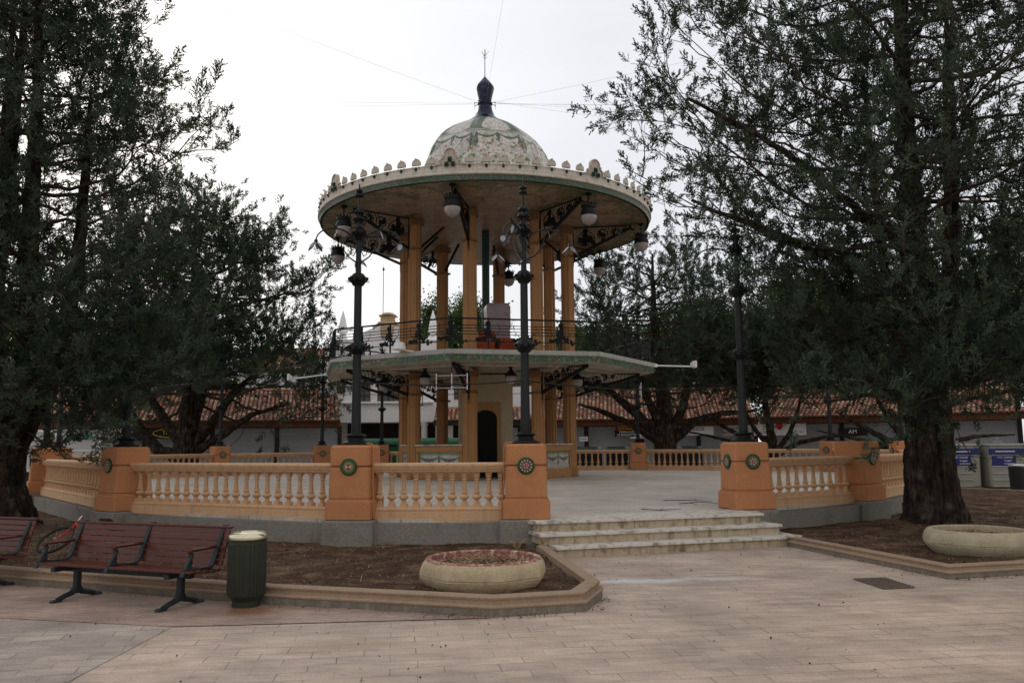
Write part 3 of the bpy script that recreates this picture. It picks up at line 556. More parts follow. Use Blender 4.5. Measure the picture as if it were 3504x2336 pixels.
posts=[('P0','tall iron lamp post on the pillar left of the steps'),('P1','tall iron lamp post on the pillar with the bow medallion, crossing the bandstand roof edge'),('R1','tall dark lamp post on the two-medallion pillar right of the steps'),
('P2','dark lamp post on the corner-on pillar behind the bench'),('P3','lamp post on the pillar beside the left trunk'),('P4','lamp post on the far left corner pillar'),('L5','slim distant lamp post in front of the branching tree'),
('L6','distant lamp post at the left edge of the white building'),('L7','distant lamp post in front of the white building and dumpsters'),('F1','distant lamp post right of the bandstand beside the branching trunk'),('F2','distant lamp post on the far right pillar'),('F3','lamp post partly hidden just left of the big right trunk')]
PROTO=None
for i,(k,lab) in enumerate(posts):
    x,y,a=PIL[k]
    if PROTO is None: PROTO=make_post(lab); o=PROTO
    else: o=dup(PROTO,lab,(0,0,0))
    o.location=(x,y,1.7); o.rotation_euler=(0,0,{'P0':R(5),'P1':R(-20),'R1':R(62)}.get(k,i*.9))
# power conduits on the two front pillars
for k,dx in (('P0',-.35),('P1',.37)):
    x,y,a=PIL[k]; b=MB(); s_=1 if dx>0 else -1
    b.tube([(s_*.12,-.05,1.22),(s_*.25,-.1,1.225),(s_*.33,-.15,1.215),(s_*.352,-.17,1.15),(s_*.356,-.18,.9),(s_*.352,-.18,.6),(s_*.38,-.2,.35),(s_*.40,-.25,.02)],.013,6)
    o=b.build('conduit','orange',pil[k])
# ================================================================ BANDSTAND
Z0=-.5
bs=thing('bandstand','two-storey octagonal bandstand with ochre columns, round mosaic roof and white mosaic dome','bandstand',(CX,CY,.5),0)
def ang(k): return PHI+k*PI/4
def P(r,a,z): return (r*sin(a),-r*cos(a),z)
r_=3.1425
def build8(mb,name,material,ks=range(8),parent=bs,half=0,sharp=35):
    o=mb.build(name,material,parent,sharp=sharp); out=[o]
    for i,k in enumerate(ks):
        if i: o=out[0].copy(); COL.objects.link(o); out.append(o)
        o.rotation_euler=(0,0,ang(k+half))
    return out
# columns (mesh centred at (0,-r))
def colsec(w_):   # stepped square section with ribs
    q=w_/2; s_=q*.32; d=q*.16
    pts=[(-q+d,-s_*1.9),(-q,-s_),(-q,s_),(-q+d,s_*1.9),(-q+d*1.6,q-d*1.6),(-s_*1.9,q-d),(-s_,q),(s_,q),(s_*1.9,q-d),(q-d*1.6,q-d*1.6),(q-d,s_*1.9),(q,s_),(q,-s_),(q-d,-s_*1.9),(q-d*1.6,-q+d*1.6),(s_*1.9,-q+d),(s_,-q),(-s_,-q),(-s_*1.9,-q+d),(-q+d*1.6,-q+d*1.6)]
    return pts
b=MB(Z0); sec=[(x,y-r_) for x,y in colsec(.42)]; b.prism(sec,.5,4.26); b.prism(sec,4.58,9.9)
for s_ in (-1,1):      # half-round fillets, read as flutes
    for u in (-.06,.06): b.tube([(u,-r_+s_*.205,.8),(u,-r_+s_*.205,4.2)],.035,6); b.tube([(s_*.205,-r_+u,.8),(s_*.205,-r_+u,4.2)],.035,6); b.tube([(u,-r_+s_*.205,4.6),(u,-r_+s_*.205,9.6)],.035,6); b.tube([(s_*.205,-r_+u,4.6),(s_*.205,-r_+u,9.6)],.035,6)
cols=build8(b,'column','column',sharp=25)
b=MB(Z0); b.bbox((0,-r_,.64),(.56,.56,.28),0,.02); b.bbox((0,-r_,.80),(.49,.49,.05),0,.015); build8(b,'column_base','column')
b=MB(Z0); b.bbox((0,-r_,4.7),(.52,.52,.22),0,.02); build8(b,'column_base','column')
b=MB(Z0)
for z in (3.45,8.72):
    b=MB(Z0); b.bbox((0,-r_,z),(.50,.50,.07),0,.012); b.bbox((0,-r_-.235,z-.2),(.10,.04,.36),0,.01); build8(b,'column_band','column_dark')
for z in (9.72,4.12): b=MB(Z0); b.bbox((0,-r_,z),(.52,.52,.26),0,.02); build8(b,'capital','column_dark')
# central core and door
b=MB(Z0); b.box((0,.05,2.37),(2.0,1.9,3.74)); b.build('core_wall','beige',bs)
fr=MB(Z0); fw,fh=1.1,2.62
arc=[(.42*cos(PI*i/12),2.62+.32*sin(PI*i/12)) for i in range(13)]
out=[(.55,.5),(.55,3.14),(-.55,3.14),(-.55,.5)]
vs=[(x,-.93,z) for x,z in arc]; 
# frame as strips around the arch
def strip(y):
    v=[];f=[]
    inner=[(.42,.5)]+arc+[(-.42,.5)]; outer=[(.55,.5),(.55,2.3)]+[(.55-(1.1)*i/11,3.14) for i in range(12)]+[(-.55,.5)]
    outer=[(.55,.5)]+[(.55,2.62)]+[(.55-1.1*i/10,3.22) for i in range(11)]+[(-.55,2.62)]+[(-.55,.5)]
    inner=[(.42,.5)]+arc+[(-.42,.5)]
    n=min(len(inner),len(outer)); return inner[:n],outer[:n]
inn,outr=strip(0); v=[];f=[]
for (a_,b_) in zip(inn,outr): v+=[(a_[0],-.96,a_[1]),(b_[0],-.96,b_[1]),(a_[0],-.90,a_[1]),(b_[0],-.90,b_[1])]
for i in range(len(inn)-1): o=i*4; f+=[(o,o+1,o+5,o+4),(o+2,o,o+4,o+6),(o+1,o+3,o+7,o+5)]
fr.add(v,f); door=fr.build('door_frame','column',bs); door.location=(0,0,0)
b=MB(Z0); b.add([(x,-.915,z) for x,z in [(.42,.5)]+arc+[(-.42,.5)]],[tuple(range(15))]); 
for k in range(1,4): b.box((-.42+.21*k,-.93,1.4),(.02,.012,1.8))
b.build('door','dark',bs)
# counters with swag mosaic between columns
def swag_panel(w_,h_,nu=72,nv=30):
    b=MB()
    for i in range(nu):
        for j in range(nv):
            u=(i+.5)/nu; v=(j+.5)/nv; c=(.50,.48,.43)
            if v>.86: c=(.10,.24,.08)
            s_=(u*2)%1; dz=.62+.9*(s_-.5)**2
            top=.80-.0*s_; lower=.48+1.1*(s_-.5)**2; upper=.66+.55*(s_-.5)**2
            if lower<v<upper: c=(.045,.085,.07)
            if v>.80 and v>upper+.1 and False: c=(.1,.24,.08)
            for kx in (0,.5,1):
                d=abs(u-kx)
                if d<.028+.012*(1-v) and .28<v<.82: c=(.045,.085,.07)
                if d<.03 and .80<v<.9: c=(.42,.16,.06)
            if .05<v<.1 and int(u*60)%2==0: c=(.15,.25,.08)
            b.cc=c; x0,x1=-w_/2+w_*i/nu,-w_/2+w_*(i+1)/nu; z0,z1=h_*j/nv,h_*(j+1)/nv
            b.add([(x0,0,z0),(x1,0,z0),(x1,0,z1),(x0,0,z1)],[(0,1,2,3)])
    return b
ap=r_*cos(PI/8)
side_l=2*r_*sin(PI/8)-.42
cb=MB(Z0); cb.bbox((0,-ap,.66),(side_l,.34,.32),0,.01); cb.box((0,-ap,1.1),(side_l-.02,.24,.6)); cb.bbox((0,-ap,1.54),(side_l,.30,.22),0,.01)
for s_ in (-1,1): cb.bbox((s_*(side_l/2-.07),-ap,1.1),(.14,.31,.62),0,.01)
cks=[-3,-2,-1,1,2,3]
cs=build8(cb,'counter','column',ks=cks,half=.5)
tb=MB(Z0); tb.bbox((0,-ap,1.675),(side_l+.04,.42,.05),0,.012)
sw=swag_panel(side_l-.3,.62); first=None
for i,o in enumerate(cs):
    q=tb.build('counter_top','step',o) if i==0 else q.copy()
    if i: COL.objects.link(q); q.parent=o
    if first is None: first=sw.build('mosaic_panel','mos_panel',o,smooth=False); p_=first
    else: p_=first.copy(); COL.objects.link(p_); p_.parent=o
    p_.location=(0,-ap-.124,.30)
# deck (octagon)
def octo(r,off_=0): return [(r*sin(ang(k)),-r*cos(ang(k))) for k in range(8)]
Rp=6.3467
def ring8(b,rs,zs,cap=True):
    pts=[]; 
    for r,z in zip(rs,zs): pts.append([(p[0],p[1],z) for p in octo(r)])
    vs=[q for r in pts for q in r]; fs=[]
    for i in range(len(pts)-1):
        for k in range(8): j=(k+1)%8; fs.append((i*8+k,i*8+j,(i+1)*8+j,(i+1)*8+k))
    b.add(vs,fs)
b=MB(Z0); ring8(b,[Rp-.04,Rp,Rp,Rp-.3,0.01],[4.44,4.46,4.6,4.61,4.61]); b.build('deck_slab','deckedge',bs)
b=MB(Z0); ring8(b,[Rp-.07,Rp-.045],[4.25,4.438]); b.build('deck_fascia','mos_green2',bs,smooth=False)
b=MB(Z0); ring8(b,[.01,Rp-.55,Rp-.5,Rp-.075],[4.29,4.29,4.25,4.25]); b.build('deck_soffit','soffit',bs,smooth=False)
# soffit ribs
b=MB(Z0); b.box((0,-(r_+2.7)/2-.2,4.22),(.26,2.4,.09)); build8(b,'soffit_beam','soffit')
b=MB(Z0); sl_=2*4.9*sin(PI/8); b.box((0,-4.75*cos(PI/8),4.25),(2*4.75*sin(PI/8),.14,.06)); build8(b,'soffit_strip','soffit',half=.5)
# railings
rr_=Rp-.16; apo=rr_*cos(PI/8); hl=rr_*sin(PI/8)
b=MB(Z0); b.bar((-hl,-apo,5.57),(hl,-apo,5.57),.065,.045); b.bar((-hl,-apo,4.86),(hl,-apo,4.86),.03,.022)
for z in (5.36,5.27,5.17,5.08): b.bar((-hl,-apo,z),(hl,-apo,z),.022,.022)
rl=build8(b,'deck_railing','iron',half=.5)
pb=MB(Z0)
pb.box((0,-apo,5.09),(.04,.04,.97)); 
vb=MB(Z0); random.seed(5)
def vine(b,x0):
    y=-apo-.03
    for s_ in (-1,1):
        pts=[(x0+s_*.02,y,5.38),(x0+s_*.05,y,5.2),(x0+s_*.06,y,5.0),(x0+s_*.16,y,4.92),(x0+s_*.30,y,4.86),(x0+s_*.42,y,4.87)]
        b.tube(pts,[.007,.01,.012,.012,.01,.006],5)
        b.tube([(x0+s_*.10,y,4.93),(x0+s_*.26,y,5.08),(x0+s_*.36,y,5.17),(x0+s_*.36,y,5.27),(x0+s_*.36,y,5.36)],.007,5)
        for (dx,z) in ((.36,5.36),(.36,5.27),(.30,5.12),(.22,5.04)): ball(b,(x0+s_*dx,y,z),.02,6)
        for i in range(18):
            t=random.random(); q=random.randrange(len(pts)-1); p=lerp(pts[q],pts[q+1],t); a=random.uniform(0,2*PI); l=random.uniform(.07,.13)
            leaf(b,p,(cos(a),random.uniform(-.3,.3),sin(a)),(0,-1,.3),l,l*.5,.1,3)
    for z in (5.42,5.35,5.28): 
        for s_ in (-1,1): leaf(b,(x0,y,z),(s_*.8,0,.7),(0,-1,0),.09,.04,.1,3)
    ball(b,(x0,y,5.44),.03)
posx=[-hl,-hl/2,0,hl/2]
vine(vb,0)
p0=v0=None
for o in rl:
    for x0 in posx:
        if p0 is None: p0=pb.build('post','iron',o); q=p0
        else: q=p0.copy(); COL.objects.link(q); q.parent=o
        q.location=(x0,0,0)
    for x0 in posx:
        if v0 is None: v0=vb.build('vine_ornament','iron',o,smooth=False); q=v0
        else: q=v0.copy(); COL.objects.link(q); q.parent=o
        q.location=(x0,0,0)
# brackets
def bracket(b,r0,z0,r1,z1,ztop):
    rf=r0
    b.bar((0,-r0,z0),(0,-r1,z1),.085,.10); b.bar((0,-rf,z0-.25),(0,-rf,ztop),.05,.05); b.bar((0,-rf,ztop-.03),(0,-r1,ztop-.03),.05,.04)
    H=ztop-z0; n=0
    u=(r1-r0)
    cc=[(r0+.38*H+.03,ztop-.45*H,.32*H),(r0+.95*H,ztop-.30*H,.20*H),(r0+1.38*H,ztop-.22*H,.13*H),(r0+1.7*H,ztop-.16*H,.09*H)]
    for (cr_,cz,rad) in cc:
        if cr_+rad>r1: continue
        pts=[(0,-(cr_+rad*(1-.035*i)*cos(i*.42)),cz+rad*(1-.035*i)*sin(i*.42)) for i in range(22)]
        b.tube(pts,.02,5,False)
        for i in range(9):
            a=random.uniform(0,2*PI); l=rad*random.uniform(.4,.75); p=(0,-(cr_+cos(a)*rad*random.uniform(.1,.9)),cz+sin(a)*rad*random.uniform(.1,.9)); a2=random.uniform(0,2*PI)
            leaf(b,p,(.15,cos(a2),sin(a2)),(1,0,0),l,l*.5,.12,3)
    for i in range(7):
        t=.55+.4*i/7; x_=r0+u*t; z_=z0+(z1-z0)*t; b.tube([(0,-x_,z_),(0,-(x_-.05),z_+(ztop-z_)*.5),(0,-(x_+.05),ztop-.04)],.014,4,False)
b=MB(Z0); bracket(b,r_+.24,3.45,5.75,4.20,4.26); build8(b,'deck_bracket','iron')
b=MB(Z0); bracket(b,r_+.24,8.72,5.6,9.78,9.88); 
for s_ in (0,): leaf(b,(0,-5.55,9.72),(.6,-.6,-.3),(0,0,1),.25,.09,.2); leaf(b,(0,-5.55,9.72),(-.6,-.6,-.3),(0,0,1),.25,.09,.2); leaf(b,(0,-5.5,9.72),(0,-1,-.5),(0,0,1),.25,.09,.2)
build8(b,'roof_bracket','iron')
# inner brackets between columns under roof
b=MB(Z0); b.bar((0,-(r_-.2),8.8),(0,-1.9,9.75),.07,.08); build8(b,'inner_brace','iron')
# roof
Rr=6.2691
def circ(b,rz,n=144): 
    b.lathe([(r,z) for r,z in rz],n,cap=False)
b=MB(Z0); nr,na=60,288
for i in range(nr):
    ra,rb=.05+(Rr-.15)*i/nr,.05+(Rr-.15)*(i+1)/nr; rm=(ra+rb)/2
    vs=[];fs=[]
    for k in range(na):
        a0,a1=2*PI*k/na,2*PI*(k+1)/na; am=(a0+a1)/2; c=(.36,.25,.165)
        sx,sy=rm*sin(am),-rm*cos(am)
        nn=noise.noise(Vector((sx*1.6,sy*1.6,1)))+.6*noise.noise(Vector((sx*4,sy*4,7)))
        sec_=((am-PHI)/(PI/4))%1; edge=min(sec_,1-sec_)
        if rm>5.2+.5*sin(sec_*PI*6) and nn>-.05-.25*(rm-5.3): c=(.10,.15,.045) if nn<.35 else (.2,.13,.07)
        elif 3.3<rm<4.6 and edge<.22 and nn>.12: c=(.08,.12,.05)
        b.cc=c; b.add([P(ra,a0,9.9),P(ra,a1,9.9),P(rb,a1,9.9),P(rb,a0,9.9)],[(0,3,2,1)])
b.build('roof_ceiling','mos_ceil',bs,smooth=False)
b=MB(Z0); circ(b,[(Rr-.1,9.9),(Rr-.01,9.895),(Rr-.005,9.91)]); b.build('roof_drip_edge','iron',bs)
b=MB(Z0); circ(b,[(Rr-.005,9.91),(Rr+.02,10.08)]); b.build('roof_green_band','mos_green',bs,smooth=False)
b=MB(Z0); circ(b,[(Rr+.0,10.08),(Rr+.06,10.085),(Rr+.075,10.10),(Rr+.075,10.14),(Rr+.06,10.16),(Rr+.03,10.17),(Rr+.035,10.26),(Rr+.015,10.28),(Rr+.015,10.39),(Rr+.035,10.40),(Rr+.03,10.425),(Rr-.09,10.43),(Rr-.1,10.35)]); b.build('cornice','cornice',bs)
b=MB(Z0); circ(b,[(Rr-.1,10.36),(4.5,10.75),(2.9,11.1),(2.7,11.15)]); b.build('roof_top','cornice',bs)
# crown shells
def shell(mb,r,z):
    n=14; v=[];
    for i in range(n+1):
        a=PI*i/n*1.25-PI*.125; rad=.15*(1+.05*(i%2)); v.append((rad*cos(a),-r,z+.13+rad*sin(a)*1.05))
    c=(0,-r-.06,z+.06); cb_=(0,-r+.04,z+.1)
    vs=v+[c]+[(p[0],p[1]+.045,p[2]) for p in v]; m_=n+1; fs=[(i+1,i,m_) for i in range(n)]+[(i,i+1,m_+1+i+1,m_+1+i) for i in range(n)]+[tuple(range(m_+1,2*m_+1))]
    mb.add(vs,fs); mb.tube([(0,-r-.02,z+.26),(0,-r-.04,z+.295),(0,-r+.0,z+.32)],[.035,.02,.004],5)
    for s_ in (-1,1): mb.tube([(s_*.10,-r-.02,z+.02),(s_*.13,-r-.02,z-.02),(s_*.09,-r-.03,z-.03)],[.02,.016,.008],5)
b=MB(Z0); shell(b,Rr+.01,10.41); sh=b.build('roof_shell','shell',bs,sharp=20); gl=MB(Z0); gl.lathe([(.01,-.075),(.035,-.06),(.05,-.02),(.045,.02),(.02,.05)],8,(0,-Rr-.03,10.37)); gp=None
k_=0
for s_ in range(8):
    for j in range(8):
        a=ang(s_)+PI/4*(j+1.15)/9.3+.001
        o=sh if k_==0 else sh.copy()
        if k_: COL.objects.link(o)
        o.rotation_euler=(0,0,a); k_+=1
        if gp is None: gp=gl.build('glazed_drop','green_glaze',o); 
        else: q=gp.copy(); COL.objects.link(q); q.parent=o
# crests
b=MB(Z0); r=Rr+.02
prof=[(-.55,.0),(-.50,.05),(-.42,.04),(-.36,.09),(-.40,.16),(-.36,.22),(-.28,.24),(-.24,.30),(-.25,.40),(-.20,.50),(-.10,.57),(0,.59),(.10,.57),(.20,.50),(.25,.40),(.24,.30),(.28,.24),(.36,.22),(.40,.16),(.36,.09),(.42,.04),(.50,.05),(.55,0)]
prof=[(x*.8,z*.93) for x,z in prof]
vs=[(x,-r-.02,10.41+z) for x,z in prof]+[(x,-r+.08,10.41+z) for x,z in prof]; m_=len(prof)
b.add(vs,[tuple(range(m_-1,-1,-1)),tuple(range(m_,2*m_))]+[(i,i+1,m_+i+1,m_+i) for i in range(m_-1)])
b.tube([(x*.97,-r-.035,10.41+z*.97) for x,z in prof[2:-2]],.022,6)
for s_ in (-1,1):
    for (x,z,rd) in ((.34,.12,.05),(.22,.27,.04),(.45,.0,.04)): ball(b,(s_*x,-r-.04,10.41+z),rd)
cr=build8(b,'roof_crest','shell',sharp=30)
gb=MB(Z0)
for x,z in ((0,10.58),(-.105,10.42),(.105,10.42)): gb.bbox((x,-r-.05,z),(.13,.06,.15),0,.012); ball(gb,(x,-r-.085,z),.045)
for i,o in enumerate(cr):
    if i==0: gq=gb.build('glazed_tiles','green_glaze',o)
    else: q=gq.copy(); COL.objects.link(q); q.parent=o
# dome (octagonal, softly creased) with swag pattern
dp=[(2.87,11.05),(2.82,11.5),(2.73,12),(2.559,12.4),(2.402,12.8),(2.221,13.1),(1.987,13.4),(1.773,13.6),(1.502,13.8),(1.245,13.95),(1.0,14.08),(0.798,14.18),(0.6,14.3)]
def dr(z):
    for i in range(len(dp)-1):
        if dp[i][1]<=z<=dp[i+1][1]:
            t=(z-dp[i][1])/(dp[i+1][1]-dp[i][1]); return dp[i][0]+(dp[i+1][0]-dp[i][0])*t
    return dp[-1][0]
def octr(a): t=((a-PHI)/(PI/4))%1-.5; return (1-.75*(1-cos(PI/8)/cos(t*PI/4)))    # t=0 at mid-face
b=MB(Z0); nz_,na_=110,8*56; zz=[11.05+(14.30-11.05)*(i/nz_) for i in range(nz_+1)]
grid=[]
for z in zz:
    r0=dr(z); grid.append([P(r0*octr(2*PI*k/na_),2*PI*k/na_,z) for k in range(na_)])
WHT=(.56,.52,.47)
vs=[p for row in grid for p in row]; b.add(vs,[]); 
random.seed(9)
sq={}
for i in range(nz_):
    z=(zz[i]+zz[i+1])/2; r0=dr(z)
    for k in range(na_):
        a=2*PI*(k+.5)/na_; s_=((a-PHI)/(PI/4))%1; e_=min(s_,1-s_); x=e_*PI/4*r0   # metres from crease
        W_=PI/4*r0; c=WHT; u=s_
        if z>13.22:
            bw=.26 if z>13.30 else .26+(13.30-z)*4
            if x<bw*.9: c=(.075,.13,.075)
        elif 13.12<z<=13.17: c=(.16,.24,.10)
        elif z<=13.12:
            s2=(u*2)%1; lo=12.80+1.1*(s2-.5)**2; up=12.90+.75*(s2-.5)**2
            if lo<z<up: c=(.045,.09,.06)
            if abs(z-(lo-.012))<.012: c=(.34,.22,.10)
            xm=abs(s_-.5)*W_
            if 12.62<z<13.08 and xm<.02+.06*sin(PI*max(0,min(1,(13.08-z)/.46))**.6): c=(.045,.09,.06)
            if 12.36<z<13.1:
                t=(13.1-z)/.74; xc=.09
                if abs(x-xc)<.015+.075*sin(PI*t**1.5): c=(.045,.09,.06)
        if x<.012: c=(.2,.18,.16)
        n_r=int(12.98/.18)
        if 11.92<z<12.05:
            if int(s_*W_/.135)%3==0: c=(.10,.22,.07)
        elif 11.6<z<12.75:
            cell=(int(s_*W_/.085),int(z/.085),int((a-PHI)/(PI/4)))
            if cell not in sq: sq[cell]=random.random()
            h=sq[cell]
            if h<.07: c=(.13,.19,.09)
            elif h<.11: c=(.36,.13,.10)
            elif h<.085: c=(.05,.08,.05)
        b.f.append((i*na_+k,i*na_+(k+1)%na_,(i+1)*na_+(k+1)%na_,(i+1)*na_+k)); b.c.append(c); b.mi.append(0)
b.build('dome','mos_dome',bs,sharp=180)
b=MB(Z0); b.lathe([(.63,14.285),(.50,14.37),(.38,14.52),(.295,14.75),(.25,14.95),(.29,14.98),(.30,15.03),(.27,15.08),(.24,15.1),(.26,15.2),(.31,15.42),(.355,15.6),(.365,15.68),(.34,15.76),(.25,15.88),(.12,16.03),(.02,16.16)],48,fn=lambda a,r,z:r*(1-.03*abs(sin(4*a)))if z>15.05 else r)
b.build('finial','blue_glaze',bs,sharp=45)
b=MB(Z0); b.tube([(0,0,16.1),(0,0,17.3)],[.018,.012],6)
for k in range(5): a=2*PI*k/5; b.tube([(0,0,17.0),(cos(a)*.17,sin(a)*.17,17.22)],.006,4); b.tube([(0,0,16.88),(cos(a+.5)*.1,sin(a+.5)*.1,17.0)],.005,4)
b.build('lightning_rod','irongrey',bs)
b=MB(Z0)
for k in range(10):
    a=2*PI*k/10; b.tube([P(.26,a,15.05),P(.4,a,15.02)],.012,5); ball(b,P(.42,a,15.02),.028,6); b.tube([P(.42,a,15.0),P(.44,a+.1,14.85)],.006,4)
b.build('cable_insulators','irongrey',bs)
b=MB(Z0); b.tube([(.0,0,4.6),(.0,0,9.9)],.145,16); b.build('drain_pipe','drain',bs)
# lanterns under the roof rim and globes under the deck
lan=None
for k in (0,1,2,3,4,-3,-2,-1):
    desc={0:'nearest hanging lantern under the left front of the roof, in front of a bracket',1:'large hanging lantern under the right front of the roof',2:'hanging lantern at the right tip of the roof',3:'hanging lantern seen against the sky right of the columns',4:'small hanging lantern at the back, beside the lamp post left of the steps',-3:'hanging lantern at the back left, hidden by the columns',-2:'hanging lantern at the left tip of the roof against the sky',-1:'hanging lantern under the left roof edge behind the bow-medallion lamp post'}[k]
    x,y,_=P(5.95,ang(k),0); loc=(CX+x,CY+y,9.9)
    if lan is None:
        lan=thing('hanging_lantern',desc,'lantern',loc,0,'lanterns under the roof rim')
        b=MB(); b.lathe([(.03,0),(.11,-.01),(.12,-.04),(.05,-.09),(.03,-.12),(.025,-.33),(.06,-.35),(.07,-.38)],14)
        b.lathe([(.06,-.36),(.17,-.40),(.24,-.42),(.25,-.50),(.22,-.52),(.23,-.56),(.265,-.66),(.28,-.74),(.275,-.77),(.25,-.78)],24)
        for j in range(14): a=2*PI*j/14; leaf(b,(cos(a)*.23,sin(a)*.23,-.46),(cos(a)*.35,sin(a)*.35,1),(cos(a),sin(a),0),.13,.035,.2,3)
        b.build('cap','iron',lan)
        b=MB(); b.lathe([(.262,-.76),(.268,-.80),(.25,-.90),(.19,-1.0),(.10,-1.06),(.02,-1.075)],24); b.lathe([(.015,-1.07),(.02,-1.09),(.004,-1.12)],8); b.build('globe','globe',lan)
    else: dup(lan,desc,loc)
gl_=None
for k,desc in ((-.5,'opal globe lamp under the deck, left of the hanging frame'),(.5,'opal globe lamp under the deck just left of the front lamp post'),(1.5,'opal globe lamp under the deck over the right counter'),(-1.5,'opal globe lamp under the left side of the deck'),(2.5,'opal globe lamp under the back right of the deck'),(3.5,'opal globe lamp under the back of the deck behind the core')):
    x,y,_=P(3.85,ang(k),0); loc=(CX+x,CY+y,4.285)
    if gl_ is None:
        gl_=thing('globe_lamp',desc,'lamp',loc,0,'opal globe lamps under the deck')
        b=MB(); b.lathe([(.10,0),(.09,-.04),(.05,-.08),(.05,-.12),(.11,-.2),(.19,-.28),(.2,-.33),(.17,-.34)],18); b.build('cap','iron',gl_)
        b=MB(); b.lathe([(.16,-.33),(.185,-.37),(.19,-.44),(.16,-.54),(.09,-.61),(.02,-.63)],20); b.build('globe','globe',gl_)
    else: dup(gl_,desc,loc)
# hanging floodlight frames
fr0=None
for k,r,lab in ((0,6.0,'empty rectangular metal frame hanging at the front corner of the deck'),(2,5.75,'empty rectangular metal frame hanging at the right corner of the deck'),(-3,5.5,'black rectangular frame hanging at the back left corner of the deck')):
    x,y,_=P(r,ang(k),0); loc=(CX+x,CY+y,4.25)
    if fr0 is None:
        fr0=thing('hanging_rack',lab,'metal frame',loc,ang(k)+.05,'empty frames hanging from the deck corners')
        b=MB(); b.bar((0,0,0),(0,0,-.42),.025,.025); b.bar((-.48,.02,-.42),(.48,.02,-.42),.05,.03); b.bar((-.48,.02,-.86),(.48,.02,-.86),.05,.04); b.build('frame','black',fr0)
        b=MB()
        for x in (-.48,0,.48): b.bar((x,-.02,-.38),(x,-.02,-.9),.03,.03)
        for z in (-.45,-.83): b.bar((-.47,-.012,z),(.47,-.012,z),.016,.016)
        b.build('bars','silver',fr0)
    else: dup(fr0,lab,loc,ang(k)+.05)
# long white projector arms
def parm(p,q,lab):
    t=thing('floodlight',lab,'floodlight',p,math.atan2(q[1]-p[1],q[0]-p[0])); L_=math.hypot(q[0]-p[0],q[1]-p[1]); dz=q[2]-p[2]
    b=MB(); b.tube([(0,0,0),(L_,0,dz)],.028,8); b.bbox((.05,0,0),(.12,.12,.12),0,.01); b.build('pole','paint_white',t)
    b=MB(); b.bbox((L_,0,dz+.08),(.10,.28,.26),0,.02); b.bbox((L_-.08,0,dz+.06),(.1,.2,.18),0,.02); b.build('lamp_head','paint_white',t)
x,y,_=P(Rp-.05,ang(2),0); parm((CX+x,CY+y,4.52),(CX+x+1.55,CY+y+.3,4.5),'white floodlight on a long arm at the right tip of the deck')
x,y,_=P(Rp-.05,ang(-2),0); parm((CX+x,CY+y,4.45),(CX+x-1.45,CY+y-.2,4.25),'white floodlight on a long arm at the left tip of the deck')
x,y,_=P(5.9,ang(-.12),0)
t=thing('spotlight','small white spotlight clamped on the deck edge by the front corner','spotlight',(CX-2.55,25.95,4.61))
b=MB(); b.lathe([(.15,.28),(.17,.24),(.21,.07),(.2,.05)],16); b.build('shade','paint_white',t)
b=MB(); b.bar((-.02,0,.05),(.45,0,.0),.05,.03); b.lathe([(.05,0),(.05,.08)],10); b.build('bracket','paint_white',t)
t=thing('floodlight','small dark floodlight on a stalk below the railing behind the bow-medallion lamp post','floodlight',(CX-4.3,26.9,4.61))
b=MB(); b.tube([(0,0,0),(0,0,.12)],.02,6); b.build('stalk','black',t); b=MB(); b.bbox((0,0,.16),(.22,.1,.1),0,.02); b.build('lamp_head','black',t)
# wrapped bundle and crates on the deck
t=thing('wrapped_bundle','tall grey bundle wrapped in plastic film standing on the deck','bundle',(-.55,30.6,4.61),.15)
b=MB(); n=20
def wob(a,r,z): q=max(abs(cos(a)),abs(sin(a))); return r/q**.8*(1+.035*sin(5*a+z*3)+.03*noise.noise(Vector((cos(a)*2,sin(a)*2,z*3))))
b.lathe([(.42,.7),(.46,.9),(.45,1.2),(.47,1.5),(.46,1.8),(.47,2.1),(.38,2.24),(.1,2.28)],32,fn=wob); b.lathe([(.72,.0),(.7,.3),(.58,.6),(.44,.8)],32,(.35,.0,0),fn=wob)
b.build('film_wrap','plastic_wrap',t,sharp=60)
for i,(x,y) in enumerate(((-1.5,30.1),(-.95,29.6),(-.25,29.75))):
    t=thing('red_crate',['red crate on the deck left of the wrapped bundle','red crate on the deck in front of the wrapped bundle','red crate on the deck at the right foot of the wrapped bundle'][i],'crate',(x,y,4.61),.2*i,'red crates on the deck')
    b=MB(); h=.85 if i!=1 else 1.05
    for z in np.arange(.06,h,.14):
        b.bbox((0,0,z),(.62,.5,.10),0,.01)
    b.build('stacked_trays','orange_red',t); b=MB(); b.box((0,0,h/2),(.58,.46,h)); b.build('inner_shell','orange_red',t)
# string cables from the finial
ends=[(-22,14,17),(-45,31,15.6),(-30,24,13.3),(32,18,17.2),(45,31.5,15.5),(30,28,13.9),(30,22,10),(16,17,7.3),(3,2,22),(-16,60,9)]
clabs=['thin cable from the dome tip up to the upper left','thin cable running level to the left from the dome tip','thin cable sloping down left from the dome tip','thin cable rising to the upper right from the dome tip','thin cable running level to the right','thin cable sloping gently down right from the dome tip','thin cable sloping down right, middle one','thin cable sloping steeply down right behind the roof edge','thin cable from the dome tip towards the top of the picture','thin cable dropping behind the left of the dome']
for (x,y,z),lab in zip(ends,clabs):
    a=math.atan2(x-CX,-(y-CY)); s_=Vector((CX,CY,0))+Vector(P(.4,a,15.02)); e_=Vector((x,y,z)); pts=[]
    for i in range(25): t=i/24; p=s_.lerp(e_,t); p.z-=.6*4*t*(1-t)*.5; pts.append(tuple(p))
    b=MB(); b.tube(pts,.0035,4); tag(b.build('string_cable','cable'),lab,'cable','string cables from the dome tip')
